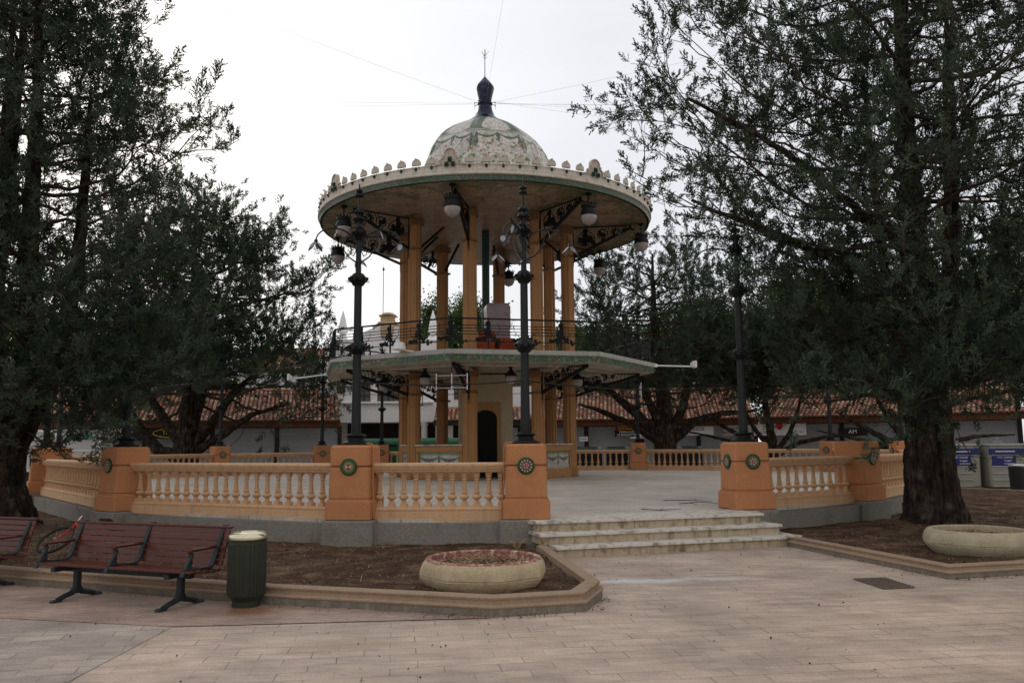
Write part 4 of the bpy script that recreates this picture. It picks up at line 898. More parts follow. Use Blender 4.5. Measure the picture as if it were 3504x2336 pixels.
def cable(p,q,sag,lab,r=.012):
    pts=[]; p=Vector(p);q=Vector(q)
    for i in range(21): t=i/20; v=p.lerp(q,t); v.z-=sag*4*t*(1-t); pts.append(tuple(v))
    b=MB(); b.tube(pts,r,5); tag(b.build('overhead_cable','black'),lab,'cable')
cable((PIL['P1'][0],PIL['P1'][1],3.25),(-9,20,3.1),.1,'black cable from the bow-medallion lamp post into the left tree')
cable((PIL['P1'][0],PIL['P1'][1],2.75),(PIL['P0'][0],PIL['P0'][1],2.75),.06,'black cable between the two front lamp posts under the deck')
cable((PIL['P0'][0],PIL['P0'][1],2.75),(PIL['R1'][0],PIL['R1'][1],2.75),.12,'black cable from the front post to the post right of the steps')
cable((PIL['R1'][0],PIL['R1'][1],2.55),(12,21,3.1),.15,'black cable from the right post into the big right tree')
cable((-12,43,4.35),(2,44,4.35),.05,'black cable with small clips across the white building',.015)
# ================================================================ BENCHES, BIN, PLANTERS
def make_bench(label,loc,rz):
    t=thing('park_bench',label,'bench',loc,rz,'wooden park benches by the left bed'); Lb=2.3   # local: x along, y back, origin at seat-front-left on ground
    def slat(p,q,w_,h_,name): b=MB(); P0=Vector(p);
    b=MB()
    for i,(y,z) in enumerate(((.03,.43),(.13,.425),(.23,.41),(.33,.40),(.42,.405))): b.bbox((Lb/2,y,z),(Lb-.06,.085,.028),0,.006)
    b.build('seat','wood',t)
    b=MB()
    for i in range(6):
        z=.475+i*.066; y=.47+i*.021; 
        q=[(0,-.011,-.029),(0,.011,-.029),(0,.011,.029),(0,-.011,.029)]; an=-.30; vs=[]
        for X in (.03,Lb-.03):
            for (_,a_,c_) in q: vs.append((X,y+a_*cos(an)-c_*sin(an),z+a_*sin(an)+c_*cos(an)))
        b.add(vs,[(0,1,2,3),(7,6,5,4),(0,4,5,1),(1,5,6,2),(2,6,7,3),(3,7,4,0)])
    b.bbox((Lb/2,.60,.865-.01),(Lb-.05,.07,.03),0,.008)
    b.build('backrest','wood',t,smooth=False)
    for x in (.12,Lb/2,Lb-.12):
        b=MB(); pth=[(-.03,.385),(0,.44),(.06,.458),(.2,.44),(.34,.432),(.40,.445),(.445,.52),(.50,.66),(.56,.80),(.60,.872),(.65,.865)]
        for i in range(len(pth)-1): b.bar((x,pth[i][0],pth[i][1]),(x,pth[i+1][0],pth[i+1][1]),.05,.02)
        b.tube([(x,.02,.45),(x,.04,.5),(x,.10,.58),(x,.11,.62)],.02,6); b.bar((x,.09,.45),(x,.09,.64),.045,.018)
        b.build('frame','benchiron',t)
        b=MB(); b.bbox((x,.27,.655),(.055,.40,.035),0,.012); b.bbox((x,.075,.65),(.06,.05,.055),0,.015); b.build('armrest','wood',t)
    b=MB(); b.bbox((Lb/2,.27,.35),(Lb-.5,.08,.06),0,.008)
    for x in (.35,Lb-.35): b.bar((x,-.0,.37),(x,.45,.37),.06,.05)
    b.build('support_beam','benchiron',t)
    for x in (.42,Lb-.40):
        b=MB(); b.bbox((x,.27,.22),(.07,.07,.30),0,.01)
        for s_ in (-1,1): b.tube([(x,.27+s_*.02,.14),(x,.27+s_*.06,.085),(x,.27+s_*.16,.06),(x,.27+s_*.25,.03)],[.036,.034,.03,.028],8); b.bbox((x,.27+s_*.27,.018),(.075,.12,.036),0,.01)
        b.build('leg','benchiron',t)
    return t
da=math.atan2(8.51-9.35,-3.10+5.23)
b1=make_bench('red-brown wooden park bench with three armrests beside the metal bin',(-5.45,9.60,0),da); b1.scale=(1.01,1,.955)
dup(b1,'red-brown wooden park bench cut off by the left edge of the picture',(-6.16-2.3*cos(da),10.03-2.3*sin(da),0),da)
t=thing('litter_bin','dark green ribbed litter bin with brass lid beside the bench','litter bin',(-2.87,9.17,0)); t.scale=(.93,.93,.935)
def rib(a,r,z): return r+.004*math.copysign(1,sin(a*30))
b=MB(); b.lathe([(.205,.13),(.213,.16),(.213,.70)],120,fn=rib); b.lathe([(.2,.695),(.216,.70),(.216,.715),(.212,.72),(.212,.745),(.217,.75),(.213,.765)],40); b.lathe([(.15,.0),(.155,.01),(.155,.07),(.175,.10),(.205,.135)],32); b.build('body','bin',t,sharp=25)
b=MB(); b.lathe([(.216,.762),(.218,.785),(.213,.81),(.19,.832),(.15,.842),(.118,.838),(.112,.825),(.11,.80)],40,cap=False); b.build('lid','brass',t)
b=MB(); b.lathe([(.112,.79),(.11,.80)],24); b.build('opening','black',t)
def planter(label,loc,mt,rim,rz):
    t=thing('planter_bowl',label,'planter',loc,rz); t.scale=(1,1,1.12)
    def fo(k):
        def f(a,r,z):
            s_=((a/(PI/4))%1)-.5; o=cos(PI/8)/cos(s_*PI/4)*1.04; w_=max(0,min(1,1-abs(z-.12)/.2)); return r*(1+(o-1)*w_)+.004*noise.noise(Vector((cos(a)*6,sin(a)*6,z*20)))
        return f
    b=MB(); b.lathe([(.60,0),(.66,.05),(.70,.10),(.712,.128),(.703,.134),(.703,.14),(.715,.145),(.712,.2),(.695,.25),(.665,.285)],96,fn=fo(0),cap=False); b.build('bowl',mt,t,sharp=40)
    b=MB(); b.lathe([(.665,.285),(.645,.30),(.615,.302),(.60,.29),(.595,.2)],96,fn=lambda a,r,z:r+.010*noise.noise(Vector((cos(a)*7,sin(a)*7,z*9)))+.0,cap=False); b.build('rim',rim,t)
    b=MB(); v=[(0,0,.245)];n=40;
    for j in range(1,9):
        for k in range(n): a=2*PI*k/n; rr=.6*j/8; v.append((cos(a)*rr,sin(a)*rr,.235+.03*noise.noise(Vector((cos(a)*rr*6,sin(a)*rr*6,loc[0])))-(.02 if j>6 else 0)))
    f=[(0,1+k,1+(k+1)%n) for k in range(n)]
    for j in range(7):
        for k in range(n): a=1+j*n; f.append((a+k,a+n+k,a+n+(k+1)%n,a+(k+1)%n))
    b.add(v,f); b.build('soil_fill','soil',t,sharp=180)
    b=MB()
    for _ in range(190):
        a=random.uniform(0,2*PI);rr=.56*math.sqrt(random.random()); d=random.uniform(0,2*PI); l=random.uniform(.03,.13); up=random.uniform(0,.025) if random.random()<.88 else random.uniform(.04,.1)
        b.tube([(cos(a)*rr,sin(a)*rr,.255),(cos(a)*rr+cos(d)*l*.5,sin(a)*rr+sin(d)*l*.5,.262+up*.6),(cos(a)*rr+cos(d)*l,sin(a)*rr+sin(d)*l,.26+up)],[.003,.0025,.001],3,False)
    o=b.build('dry_stalks','straw',t,smooth=False); o['kind']='stuff'
planter('round cream stone planter bowl with worn red rim in the front bed',(-.345,9.74,.09),'planter','redrim',.25)
planter('grey-yellow stone planter bowl at the right edge under the big tree',(6.62,12.1,.11),'planter2','planter2',.1)
# dried tuft by the steps
t=MB()
for _ in range(40):
    a=random.uniform(0,2*PI); l=random.uniform(.05,.2); t.tube([(0,0,0),(cos(a)*l*.4,sin(a)*l*.4,l*.7),(cos(a)*l*.8,sin(a)*l*.8,l*.9)],[.004,.003,.001],3,False)
o=tag(t.build('dried_weed','straw',smooth=False),'dry pale weed tuft in the soil corner by the steps','weed'); o.location=(.05,12.6,.13)
# dry branches lying on the terrace
for i,(pts,lab) in enumerate((([(2.3,15.2,.52),(2.6,15.0,.515),(3.0,15.1,.53)],'thin dry branch lying on the terrace above the steps'),([(3.1,17.4,.52),(3.7,17.3,.53),(4.0,17.0,.52)],'dry brown branch on the terrace left of the two-medallion pillar'),([(3.2,16.3,.53),(3.65,16.5,.55),(4.0,16.2,.53)],'thicker dry stick at the foot of the two-medallion pillar'))):
    b=MB(); b.tube(pts,[.008,.007,.003],5); b.tube([pts[1],(pts[1][0]+.1,pts[1][1]+.25,.53)],[.006,.003],4); b.tube([lerp(pts[0],pts[1],.5),(pts[0][0]+.3,pts[0][1]-.2,.52)],[.008,.003],4); tag(b.build('dry_branch','twig'),lab,'branch')
# bicycle behind the bench
t=thing('bicycle','red bicycle lying against the trunk behind the benches','bicycle',(-6.4,12.2,.18),R(-18)); t.rotation_euler=(R(-52),0,R(-18))
def wheel(x): 
    b=MB(); n=28; b.tube([(x+.26*cos(2*PI*i/n),0,.27+.26*sin(2*PI*i/n)) for i in range(n+1)],.02,6,False); w_=b.build('wheel','black',t)
    b=MB()
    for i in range(14): a=2*PI*i/14; b.tube([(x,0,.27),(x+.25*cos(a),0,.27+.25*sin(a))],.002,3,False)
    b.tube([(x,-.04,.27),(x,.04,.27)],.02,6); b.build('spokes','silver',w_)
wheel(-.45); wheel(.5)
b=MB(); b.tube([(-.36,0,.62),(-.05,0,.42),(.02,0,.30)],.022,8); b.tube([(.02,0,.30),(.18,0,.55),(.3,0,.62)],.022,8); b.tube([(.02,0,.3),(.5,0,.27)],.014,6); b.tube([(.18,0,.55),(.5,0,.27)],.012,6); b.tube([(-.38,0,.68),(-.36,0,.52),(-.45,0,.27)],.017,6); b.build('frame','red',t)
b=MB(); b.tube([(-.38,0,.66),(-.39,0,.78)],.014,6); b.tube([(-.38,-.25,.80),(-.39,-.08,.79),(-.39,.08,.79),(-.38,.25,.80)],.012,6); b.build('handlebar','silver',t)
b=MB(); b.tube([(.17,0,.52),(.16,0,.66)],.012,6); b.bbox((.16,0,.68),(.24,.12,.05),0,.02); b.build('saddle','black',t)
b=MB(); b.tube([(.02,-.05,.30),(.06,-.06,.17)],.01,5); b.bbox((.06,-.1,.17),(.08,.08,.02),0,.004); b.lathe([(.07,-.01),(.07,.01)],16,(.02,0,.3)); b.build('pedal','silver',t)
# ================================================================ ARCADE OF SHOPS
def tiled_roof(parent,L_,z0,z1,dep,name='roof',tw_=.24,rows=None):
    """barrel tiles; local x along, y back; real rows of overlapping half-round tiles with their own fired colours"""
    b=MB(); n=int(L_/tw_); sl=math.hypot(dep,z1-z0); rw=.34; m_=int(sl/rw)+1; ux,uz=dep/sl,(z1-z0)/sl
    cols=[(.36,.16,.10),(.43,.23,.15),(.31,.14,.09),(.50,.34,.23),(.22,.12,.09),(.42,.20,.13),(.37,.26,.19),(.20,.13,.105)]
    for i in range(n):
        x=i*tw_+random.uniform(-.01,.01)
        for j in range(m_):
            b.cc=random.choice(cols); s0=j*rw-.02; s1=min(s0+rw+.06,sl); l0=.035;l1=.0; r0,r1=tw_*.37,tw_*.30; vs=[]
            for s_,lf,r in ((s0,l0,r0),(s1,l1,r1)):
                for k in range(6):
                    a=PI*k/5; ox=-cos(a)*r; h=sin(a)*r*.9+lf; vs.append((x+tw_/2+ox, s_*ux-h*uz, z0+s_*uz+h*ux))
            b.add(vs,[(k,k+1,k+7,k+6) for k in range(5)]+[(5,4,3,2,1,0)])
        b.cc=(.13,.07,.045)
        b.add([(x,-.02,z0-.02),(x+tw_,-.02,z0-.02),(x+tw_,dep,z1-.02),(x,dep,z1-.02)],[(0,1,2,3)])
    b.cc=(.38,.2,.12); b.tube([(0,dep,z1+.03),(L_,dep,z1+.03)],.12,8)
    return b.build(name,'tile',parent,sharp=60)
def arcade(p0,p1,lab,zt=3.05,zr=4.95,dep=4.2,bay=3.6,signs=()):
    d=Vector((p1[0]-p0[0],p1[1]-p0[1])); Ln=d.length; a=math.atan2(d.y,d.x)
    t=thing('shop_arcade',lab,'shop building',(p0[0],p0[1],0),a,'single-storey shop buildings with tiled roofs')
    b=MB(); b.box((Ln/2,1.2+.1,1.6),(Ln,.2,3.2)); b.box((Ln/2,dep+.4,2.4),(Ln,.2,4.8)); b.build('wall','frame_dark',t)
    b=MB(); b.box((Ln/2,.15,zt-.18),(Ln,.12,.34)); b.box((Ln/2,.6,zt-.05),(Ln,.9,.06)); b.build('fascia','brown',t)
    tiled_roof(t,Ln,zt,zr,dep)
    n=max(1,int(round(Ln/bay))); bw=Ln/n
    for i in range(n):
        b=MB(); x0=i*bw+.12; x1=(i+1)*bw-.12; m_=22; vs=[];fs=[]
        for j in range(m_+1):
            z=.05+2.62*j/m_; vs+=[(x0,1.0,z),(x1,1.0,z),(x0,1.02,z+.06),(x1,1.02,z+.06)]
        for j in range(m_): o=j*4; fs+=[(o,o+1,o+3,o+2),(o+2,o+3,o+5,o+4)]
        b.add(vs,fs); b.build('shutter','shutter',t,smooth=False)
    b=MB()
    for i in range(n+1): b.bbox((i*bw,.97,1.4),(.20,.14,2.8),0,.01)
    b.build('post','frame_dark',t)
    return t,Ln,a
def sign(t,x,z,w_,h_,bgm,lines,y=.30,name='shop_sign'):
    b=MB(); b.bbox((0,0,0),(w_,.06,h_),0,.008); o=b.build(name,bgm,t); o.location=(x,y,z)
    for (s_,sz,mt,dx,dz) in lines: text(s_,sz,mt,o,(dx,-.036,dz))
    return o
tA,LA,aA=arcade((-33,41),(-9.6,46.6),'long shop building with tiled roof and grey shutters, left of the white building')
def atx(px,Y0):   # helper removed at build: distance along the segment for a picture column, used once to set shop positions
    return 0
def seg_x(p0,p1,k):   # where the ray X=k*Y meets the segment, as distance from p0
    dx,dy=p1[0]-p0[0],p1[1]-p0[1]; L_=math.hypot(dx,dy); s_=(k*p0[1]-p0[0])/(dx/L_-k*dy/L_); return s_
kx=lambda px:(px-1752)/2845.6
s_=seg_x((-33,41),(-9.6,46.6),kx(400)); sign(tA,s_,2.42,2.6,.72,'signblack',[('MONTES',.36,'ltext',.1,.15),('QUESOS',.36,'ltext',0,-.17)])
s_=seg_x((-33,41),(-9.6,46.6),kx(590)); o=sign(tA,s_,2.42,2.4,.55,'signblack',[('Tio Jose',.3,'yellow',0,.02)])
b=MB(); n=30; b.tube([(.95*cos(2*PI*i/n),-.04,.23*sin(2*PI*i/n)) for i in range(n+1)],.02,5,False); b.build('oval_ring','yellow',o)
b=MB(); b.tube([(6,.45,2.9),(LA-1,.45,2.9)],.05,8); b.build('awning_roll','tan',tA)
tB,LB,aB=arcade((1.0,49.2),(14.0,47.6),'shop building with tiled roof behind the bandstand, its signs selling cheese and baguettes')
S0,S1=(1.0,49.2),(14.0,47.6)
sx=lambda px:seg_x(S0,S1,kx(px))
sign(tB,sx(2190),2.62,3.0,.34,'signred',[('CARNICERIA',.17,'yellow',-.9,.07),('MORCILLAS',.17,'yellow',-.9,-.09),('Quesos y Jamones',.12,'ltext',.35,.07),('CASTELLANO',.17,'yellow',.95,-.09)])
sign(tB,sx(2140),2.25,1.4,.36,'signblack',[('DESPACHO',.17,'ltext',0,.08),('DE BAGUETTES',.17,'ltext',0,-.09)])
sign(tB,sx(2215),2.25,1.25,.36,'paint_white',[('PAN',.2,'btext',0,0)])
sign(tB,sx(2190),2.0,1.3,.10,'paint_white',[('CALLE MAYOR',.08,'rtext',0,0)])
sign(tB,sx(2372),2.36,2.15,.52,'paint_white',[('QUESOS',.3,'dtext',0,.1),('Casa del Pozo',.2,'dtext',-.45,-.14)])
sign(tB,sx(1992),1.95,.5,.28,'paint_white',[('CERRADO',.09,'dtext',0,0)])
tC,LC,aC=arcade((14.0,47.4),(24.6,40.6),'shop building with tiled roof and white signs behind the right lamp post')
S0,S1=(14.0,47.4),(24.6,40.6)
sign(tC,sx(2500),2.38,2.0,.58,'paint_white',[('Germenes de Lopez',.2,'btext',0,.12),('EMBUTIDOS IBERICOS',.17,'rtext',0,-.14)])
o=sign(tC,sx(2655),2.45,2.9,.8,'paint_white',[('S.L.',.16,'dtext',1.2,-.2),('CARNES Y',.2,'dtext',-.6,-.2)])
b=MB(); b.lathe([(.02,-.2),(.16,-.1),(.2,.05),(.1,.18),(.02,.22)],12,(0,-.05,.1)); b.build('red_emblem','red',o)
sign(tC,sx(2905),2.2,1.5,.42,'signblack',[('AM',.30,'ltext',0,0)])
tD,LD,aD=arcade((24.6,40.6),(27.,28),'shop building with tiled roof at the right edge behind the recycling containers',zr=5.1)
# ================================================================ WHITE BUILDING
wb=thing('white_building','white two-storey building with curved gable, spiky finials and a dark ground-floor opening','building',(-7.56,50,0))
b=MB(); D=8
outl=[(-4.0,3.05),(-4.0,7.0),(-3.45,7.35),(-2.9,7.7)]+[(-2.4+ .24*i, 7.9+1.0*sin(PI*i/20)) for i in range(21)]+[(2.9,7.7),(3.3,7.3),(4.2,7.0),(8.8,7.0),(8.8,3.05)]
vs=[(x,0,z) for x,z in outl]+[(x,.5,z) for x,z in outl]; n=len(outl); b.add(vs,[tuple(range(n-1,-1,-1)),tuple(range(n,2*n))]+[(i,(i+1)%n,n+(i+1)%n,n+i) for i in range(n)])
b.box((2.4,4.3,3.5),(12.8,7.5,7.0)) if False else None
b.box((6.9,.8,1.55),(3.8,.2,3.0)); b.box((-3.6,.6,1.55),(.9,.3,3.0))
b.box((2.4,4.5,5.0),(12.8,7.9,3.9)); b.build('facade','white',wb)
b=MB(); b.box((.8,3,1.55),(8.2,.2,3.05)); b.build('portico_back','frame_dark',wb)
b=MB()
for x in (-3.1,2.25): b=MB(); b.lathe([(.24,0),(.24,.1),(.2,.14),(.19,2.8),(.24,2.9),(.26,3.04)],16,(x,.25,0)); b.build('round_column','white',wb)
b=MB(); b.bbox((-.4,-.08,4.22),(6.4,.22,.12),0,.02); b.bbox((.5,-.04,7.2),(2,.1,.1),0,.02); b.build('sill_band','white',wb)
def window(x,z,w_,h_,nx,nz):
    b=MB(); b.bbox((x,-.0,z),(w_,.12,h_),0,.01); f=b.build('window','winwood',wb)
    b=MB()
    for i in range(nx):
        for j in range(nz): b.box((x-w_/2+w_*(i+.5)/nx,-.064,z-h_/2+h_*(j+.5)/nz),(w_/nx-.09,.006,h_/nz-.09))
    b.build('pane','glass',f)
window(-1.35,5.1,.75,1.7,2,5); window(.75,5.1,2.6,1.7,8,4); window(4.3,5.05,.5,1.3,2,4); window(-2.75,5.3,.5,1.0,2,3)
def finial(x,parent,y=.25):
    b=MB(); b.bbox((x,y,7.45),(.85,.6,.9),0,.03); b.bbox((x,y,7.95),(1.0,.72,.14),0,.03); b.bbox((x,y,8.1),(.7,.6,.2),0,.03,tap=.7); b.lathe([(.25,8.15),(.28,8.25),(.13,8.4)],4,(x,y,0)); b.lathe([(.13,8.38),(.32,8.5),(.30,8.6),(.17,9.3),(.02,9.85)],4,(x,y,0)); b.build('stone_finial','white',parent)
finial(-2.75,wb); finial(2.75,wb)
b=MB(); b.bbox((0,.2,8.55),(.7,.5,.9),0,.05,tap=1.25); b.bbox((0,.2,9.05),(1.15,.65,.14),0,.04); b.bbox((0,.2,9.3),(.85,.5,.42),0,.04); b.bbox((0,.2,9.5),(1.05,.6,.1),0,.03); b.lathe([(.45,9.54),(.35,9.66),(.1,9.72)],12,(0,.2,0))
for s_ in (-1,1): b.tube([(s_*.5,.1,9.0),(s_*.8,.1,8.8),(s_*.85,.1,8.5),(s_*.6,.1,8.35),(s_*.5,.1,8.1)],[.1,.13,.1,.09,.06],8)
b.build('gable_crest','cream_stone',wb)
b=MB(); b.tube([(0,0,9.6),(0,0,12.6)],.02,5); b.tube([(-.1,0,12.4),(.1,0,12.4)],.012,4); b.lathe([(.02,12.3),(.08,12.4),(.02,12.5)],6); o=b.build('weather_vane','irongrey',wb); o.location=(-.3,.2,0)
b=MB(); b.tube([(-2.6,-.05,5.9),(-2.75,-.35,5.95),(-2.75,-.4,5.8)],.02,5); b.lathe([(.04,5.8),(.2,5.62),(.22,5.58)],6,(-2.75,-.4,0)); ln=b.build('wall_lantern','iron',wb)
b=MB(); b.lathe([(.18,5.58),(.11,5.2),(.04,5.16)],6,(-2.75,-.4,0)); b.build('lantern_glass','globe',ln)
tr=thing('tiled_annexe','terracotta roofed house left of the white building','house',(-17.2,52,0),.1)
tiled_roof(tr,6.8,6.4,8.2,4.5); b=MB(); b.box((3.4,.4,3.2),(6.8,.4,6.4)); b.box((3.4,4.3,3.9),(6.8,.3,7.8)); b.build('wall','white',tr)
b=MB()
for x in (2.,4.8): b.bbox((x,.17,4.9),(.8,.1,1.3),0,.01)
b.build('window','winwood',tr)
ta=thing('tiled_canopy','small tiled canopy over a shutter right of the white building portico','canopy',(-4.5,47.6,0),.02)
tiled_roof(ta,5.3,3.05,3.75,1.6); b=MB(); b.box((2.6,.1,2.9),(5.3,.1,.28)); b.box((2.6,1.5,1.55),(5.3,.15,3.1)); b.build('fascia','frame_dark',ta)
b=MB()
for j in range(20): b.bbox((3.2,.85+.0,.2+j*.125),(3.2,.05,.118),0,.02)
b.build('shutter','shutter',ta); b=MB(); b.box((.55,.9,1.5),(1.0,.12,2.8)); b.build('white_pier','white',ta); b=MB(); b.box((.6,.83,1.5),(.7,.02,.35)); b.build('blue_notice','blue',ta)
tb_=thing('tiled_canopy','small tiled canopy and shutter left of the white building portico','canopy',(-13.9,47.8,0),.05)
tiled_roof(tb_,3.6,3.05,3.7,1.5); b=MB(); b.box((1.8,.1,2.9),(3.6,.1,.28)); b.box((1.8,1.4,1.55),(3.6,.15,3.1)); b.build('wall','white',tb_)
b=MB()
for j in range(20): b.bbox((1.6,1.28,.2+j*.125),(1.9,.05,.118),0,.02)
b.build('shutter','shutter',tb_)
# ================================================================ VEHICLE, CONTAINERS
t=thing('white_lorry','white box lorry parked behind the far left balustrade','lorry',(-23.2,38.6,0),R(10))
b=MB(); b.bbox((1.9,1,1.55),(4.2,2,1.95),0,.04); b.build('cargo_box','vanwhite',t)
b=MB()
for x in (-.1,2.0,3.9): b.bbox((x,-.02,1.55),(.09,.06,1.9),0,.01)
for z in (.65,1.55,2.45): b.bbox((1.9,-.015,z),(4.1,.05,.07),0,.01)
b.build('door_frames','paint_white',t)
b=MB(); b.bbox((-1.2,1,1.25),(1.6,1.9,1.3),0,.1,tap=.86); b.bbox((-1.3,1,.75),(1.9,1.95,.7),0,.08); c_=b.build('cab','paint_white',t)
b=MB(); b.box((-1.2,.06,1.5),(.9,.03,.5)); b.build('cab_window','glass',c_)
for x in (-1.2,.8,3.2):
    b=MB(); b.disc((x,.02,.42),(0,-1,0),[(.42,-.2),(.42,.0),(.25,.02),(.22,.0)],20); b.build('wheel','black',t)
for i,mt in enumerate(('blue','blue','dumpster','lightgreen')):
    b=MB(); x=2.9+i*.16; vs=[(x,-.055,2.05),(x+.12,-.055,2.05),(x+.2,-.055,2.2),(x+.12,-.055,2.35),(x,-.055,2.35),(x+.08,-.055,2.2)]; b.add(vs,[(0,1,2,5),(5,2,3,4)]); b.build('arrow_logo',mt,t,smooth=False)
b=MB(); b.box((3.7,-.05,1.1),(.06,.05,.2)); b.build('door_handle','black',t)
def dumpster(label,loc,w_,rz,h=1.75):
    t=thing('dumpster',label,'dumpster',loc,rz,'green dumpsters')
    b=MB(); b.bbox((0,0,.95),(w_,1.1,h-.35),0,.05,tap=1.05)
    for i in range(5): b.bbox((-w_/2+w_*(i+.5)/5,-.56,.9),(.08,.06,h-.5),0,.01)
    for z in (.5,1.0): b.bbox((0,-.565,z),(w_,.06,.07),0,.01)
    b.build('body','dumpster',t)
    b=MB(); n=10; vs=[]
    for X in (-w_/2-.02,w_/2+.02):
        for i in range(n+1): a=PI*i/n; vs.append((X,-.6*cos(a),h-.05+.34*sin(a)))
    b.add(vs,[(i,n+1+i,n+2+i,i+1) for i in range(n)]+[tuple(range(n,-1,-1)),tuple(range(n+1,2*n+2))]); b.build('lid','dumpster',t)
    b=MB()
    for s_ in (-1,1): b.bbox((s_*w_*.3,-.66,h-.05),(.25,.1,.08),0,.02); b.tube([(s_*(w_/2+.02),-.1,h-.15),(s_*(w_/2+.14),-.1,h-.15)],.05,8)
    b.build('handle','black',t)
    for sx_ in (-1,1): b=MB(); b.disc((sx_*w_*.38,-.45,.14),(1,0,0),[(.14,-.04),(.14,.04)],12); b.build('wheel','black',t)
dumpster('green dumpster with open hinged lid behind the pale pillar',(-6.9,43.6,0),1.9,.05)
dumpster('green dumpster between the pale pillar and the bandstand columns',(-4.9,43.9,0),1.9,-.02)
dumpster('green dumpster seen between the bandstand columns, rightmost of the three',(-2.9,43.8,0),1.9,.03)
for i,(px,w_,lab) in enumerate(((2010,1.25,'green-lidded container right of the bandstand columns'),(2108,1.1,'green-lidded container just left of the far pillar right of the bandstand'),(2275,1.3,'green-lidded container just right of the branching trunk'),(2355,1.0,'green-lidded container under the cheese shop sign'))):
    Y=43; t=thing('wheeled_container',lab,'container',(kx(px)*Y,Y,0),0,'green-lidded containers behind the far balustrade')
    b=MB(); b.bbox((0,0,.65),(w_,.9,1.1),0,.05); b.build('body','black',t)
    b=MB(); n=8; vs=[]
    for X in (-w_/2-.03,w_/2+.03):
        for k in range(n+1): a=PI*k/n; vs.append((X,-.5*cos(a),1.2+.30*sin(a)))
    b.add(vs,[(k,n+1+k,n+2+k,k+1) for k in range(n)]+[tuple(range(n,-1,-1)),tuple(range(n+1,2*n+2))])
    for k in (2,3,4): a=PI*k/n; b.bar((-w_/2,-.5*cos(a),1.21+.30*sin(a)),(w_/2-.2,-.5*cos(a),1.21+.30*sin(a)),.05,.03)
    b.build('lid','dullgreen',t)
    b=MB(); b.disc((-w_*.4,-.3,.12),(1,0,0),[(.12,-.03),(.12,.03)],10); b.build('wheel','silver',t)
dumpster('bright green container top showing beside the far right pillar',((2995-1752)/2845.6*39,39,0),1.6,.1,h=1.55)
def recyc(label,loc,w_,rz):
    t=thing('recycling_container',label,'recycling container',loc,rz,'grey and blue recycling containers')
    b=MB(); b.bbox((0,0,.78),(w_,1.1,1.5),0,.06,tap=1.03); b.bbox((0,0,1.52),(w_+.06,1.2,.10),0,.03); b.build('body','recyc',t)
    b=MB(); b.bbox((0,-.57,1.30),(w_*1.0,.06,.20),0,.01); band=b.build('blue_band','blue',t)
    b=MB(); b.bbox((-.08,-.605,1.30),(w_*.55,.02,.04),0,.005); b.build('slot','silver',band)
    b=MB(); b.bbox((-.12,-.575,.98),(w_*.66,.04,.34),0,.01); pn=b.build('notice_panel','blue',t)
    text('PAPEL Y CARTON',.065,'ltext',pn,(-.1,-.60,1.09)); text('Tu papel',.075,'ltext',pn,(0,-.60,.98)); text('es importante',.065,'ltext',pn,(.05,-.60,.88))
    b=MB()
    for z in (.78,.55,.32,.1): b.bbox((-.12,-.58,z),(w_*.68,.04,.025),0,.006)
    b.build('rib','silver',t)
    b=MB()
    for x,h in ((-.12,.12),(0,.24),(.12,.12)): b.tube([(x-.035,0,1.55),(x-.035,0,1.55+h*.8),(x,0,1.55+h),(x+.035,0,1.55+h*.8),(x+.035,0,1.55)],.010,6)
    b.build('lifting_loop','silver',t)
recyc('grey and blue paper recycling container right next to the big trunk',(15.95,30.3,0),1.22,R(-3)); recyc('grey and blue paper recycling container, middle of the visible row',(17.35,30.0,0),1.22,R(-3)); recyc('grey and blue recycling container cut off by the right edge',(18.85,29.7,0),1.45,R(-3))
t=thing('litter_bin','dark litter bin with pale lid in front of the recycling containers at the right edge','litter bin',(16.35,27.2,0)); b=MB(); b.lathe([(.2,0),(.28,.1),(.3,.8),(.3,.84)],24); b.build('body','black',t); b=MB(); b.lathe([(.31,.84),(.32,.88),(.24,.92),(.05,.93)],24); b.build('lid','silver',t)
# ================================================================ TREES
def tuft_templates(nt=6,kind='cyp',fine=0):
    out=[]
    for q in range(nt):
        V=[]
        if kind=='cyp':
            def el(p,d,l,w_):
                d=d/np.linalg.norm(d); r=rng.normal(size=3); s_=np.cross(d,r); s_/=np.linalg.norm(s_); V.append([p,p+d*l*.45+s_*w_,p+d*l,p+d*l*.45-s_*w_])
            ns=17 if fine else 13
            for i in range(ns):
                s0=.02+.80*i/ns; a=rng.uniform(0,2*PI); tilt=rng.uniform(.5,1.0); d=np.array([cos(a)*sin(tilt),sin(a)*sin(tilt),cos(tilt)]); L_=(.40-.20*s0)*rng.uniform(.7,1.2)
                p=np.array([rng.uniform(-.05,.05),rng.uniform(-.05,.05),s0])
                for k in range(8 if fine else 7):
                    pp=p+d*L_*(k+.2)/(8 if fine else 7); dd=d*.5+np.array([0,0,.55])+rng.normal(size=3)*.38; el(pp,dd,(.115 if fine else .15)*rng.uniform(.7,1.25),(.026 if fine else .034)*rng.uniform(.7,1.3))
            for k in range(6): el(np.array([0,0,.62+.06*k]),np.array([0,0,1])+rng.normal(size=3)*.35,.16,.032)
        else:
            for i in range(46):
                p=rng.normal(size=3)*np.array([.34,.34,.26])+np.array([0,0,.4]); d=rng.normal(size=3); d/=np.linalg.norm(d); r=rng.normal(size=3); s_=np.cross(d,r); s_/=np.linalg.norm(s_); l=.17*rng.uniform(.7,1.3); V.append([p,p+d*l*.5+s_*l*.35,p+d*l,p+d*l*.5-s_*l*.35])
        out.append(np.array(V))
    return out
TT=tuft_templates(); TF=tuft_templates(6,'cyp',1); TD=tuft_templates(5,'dec')
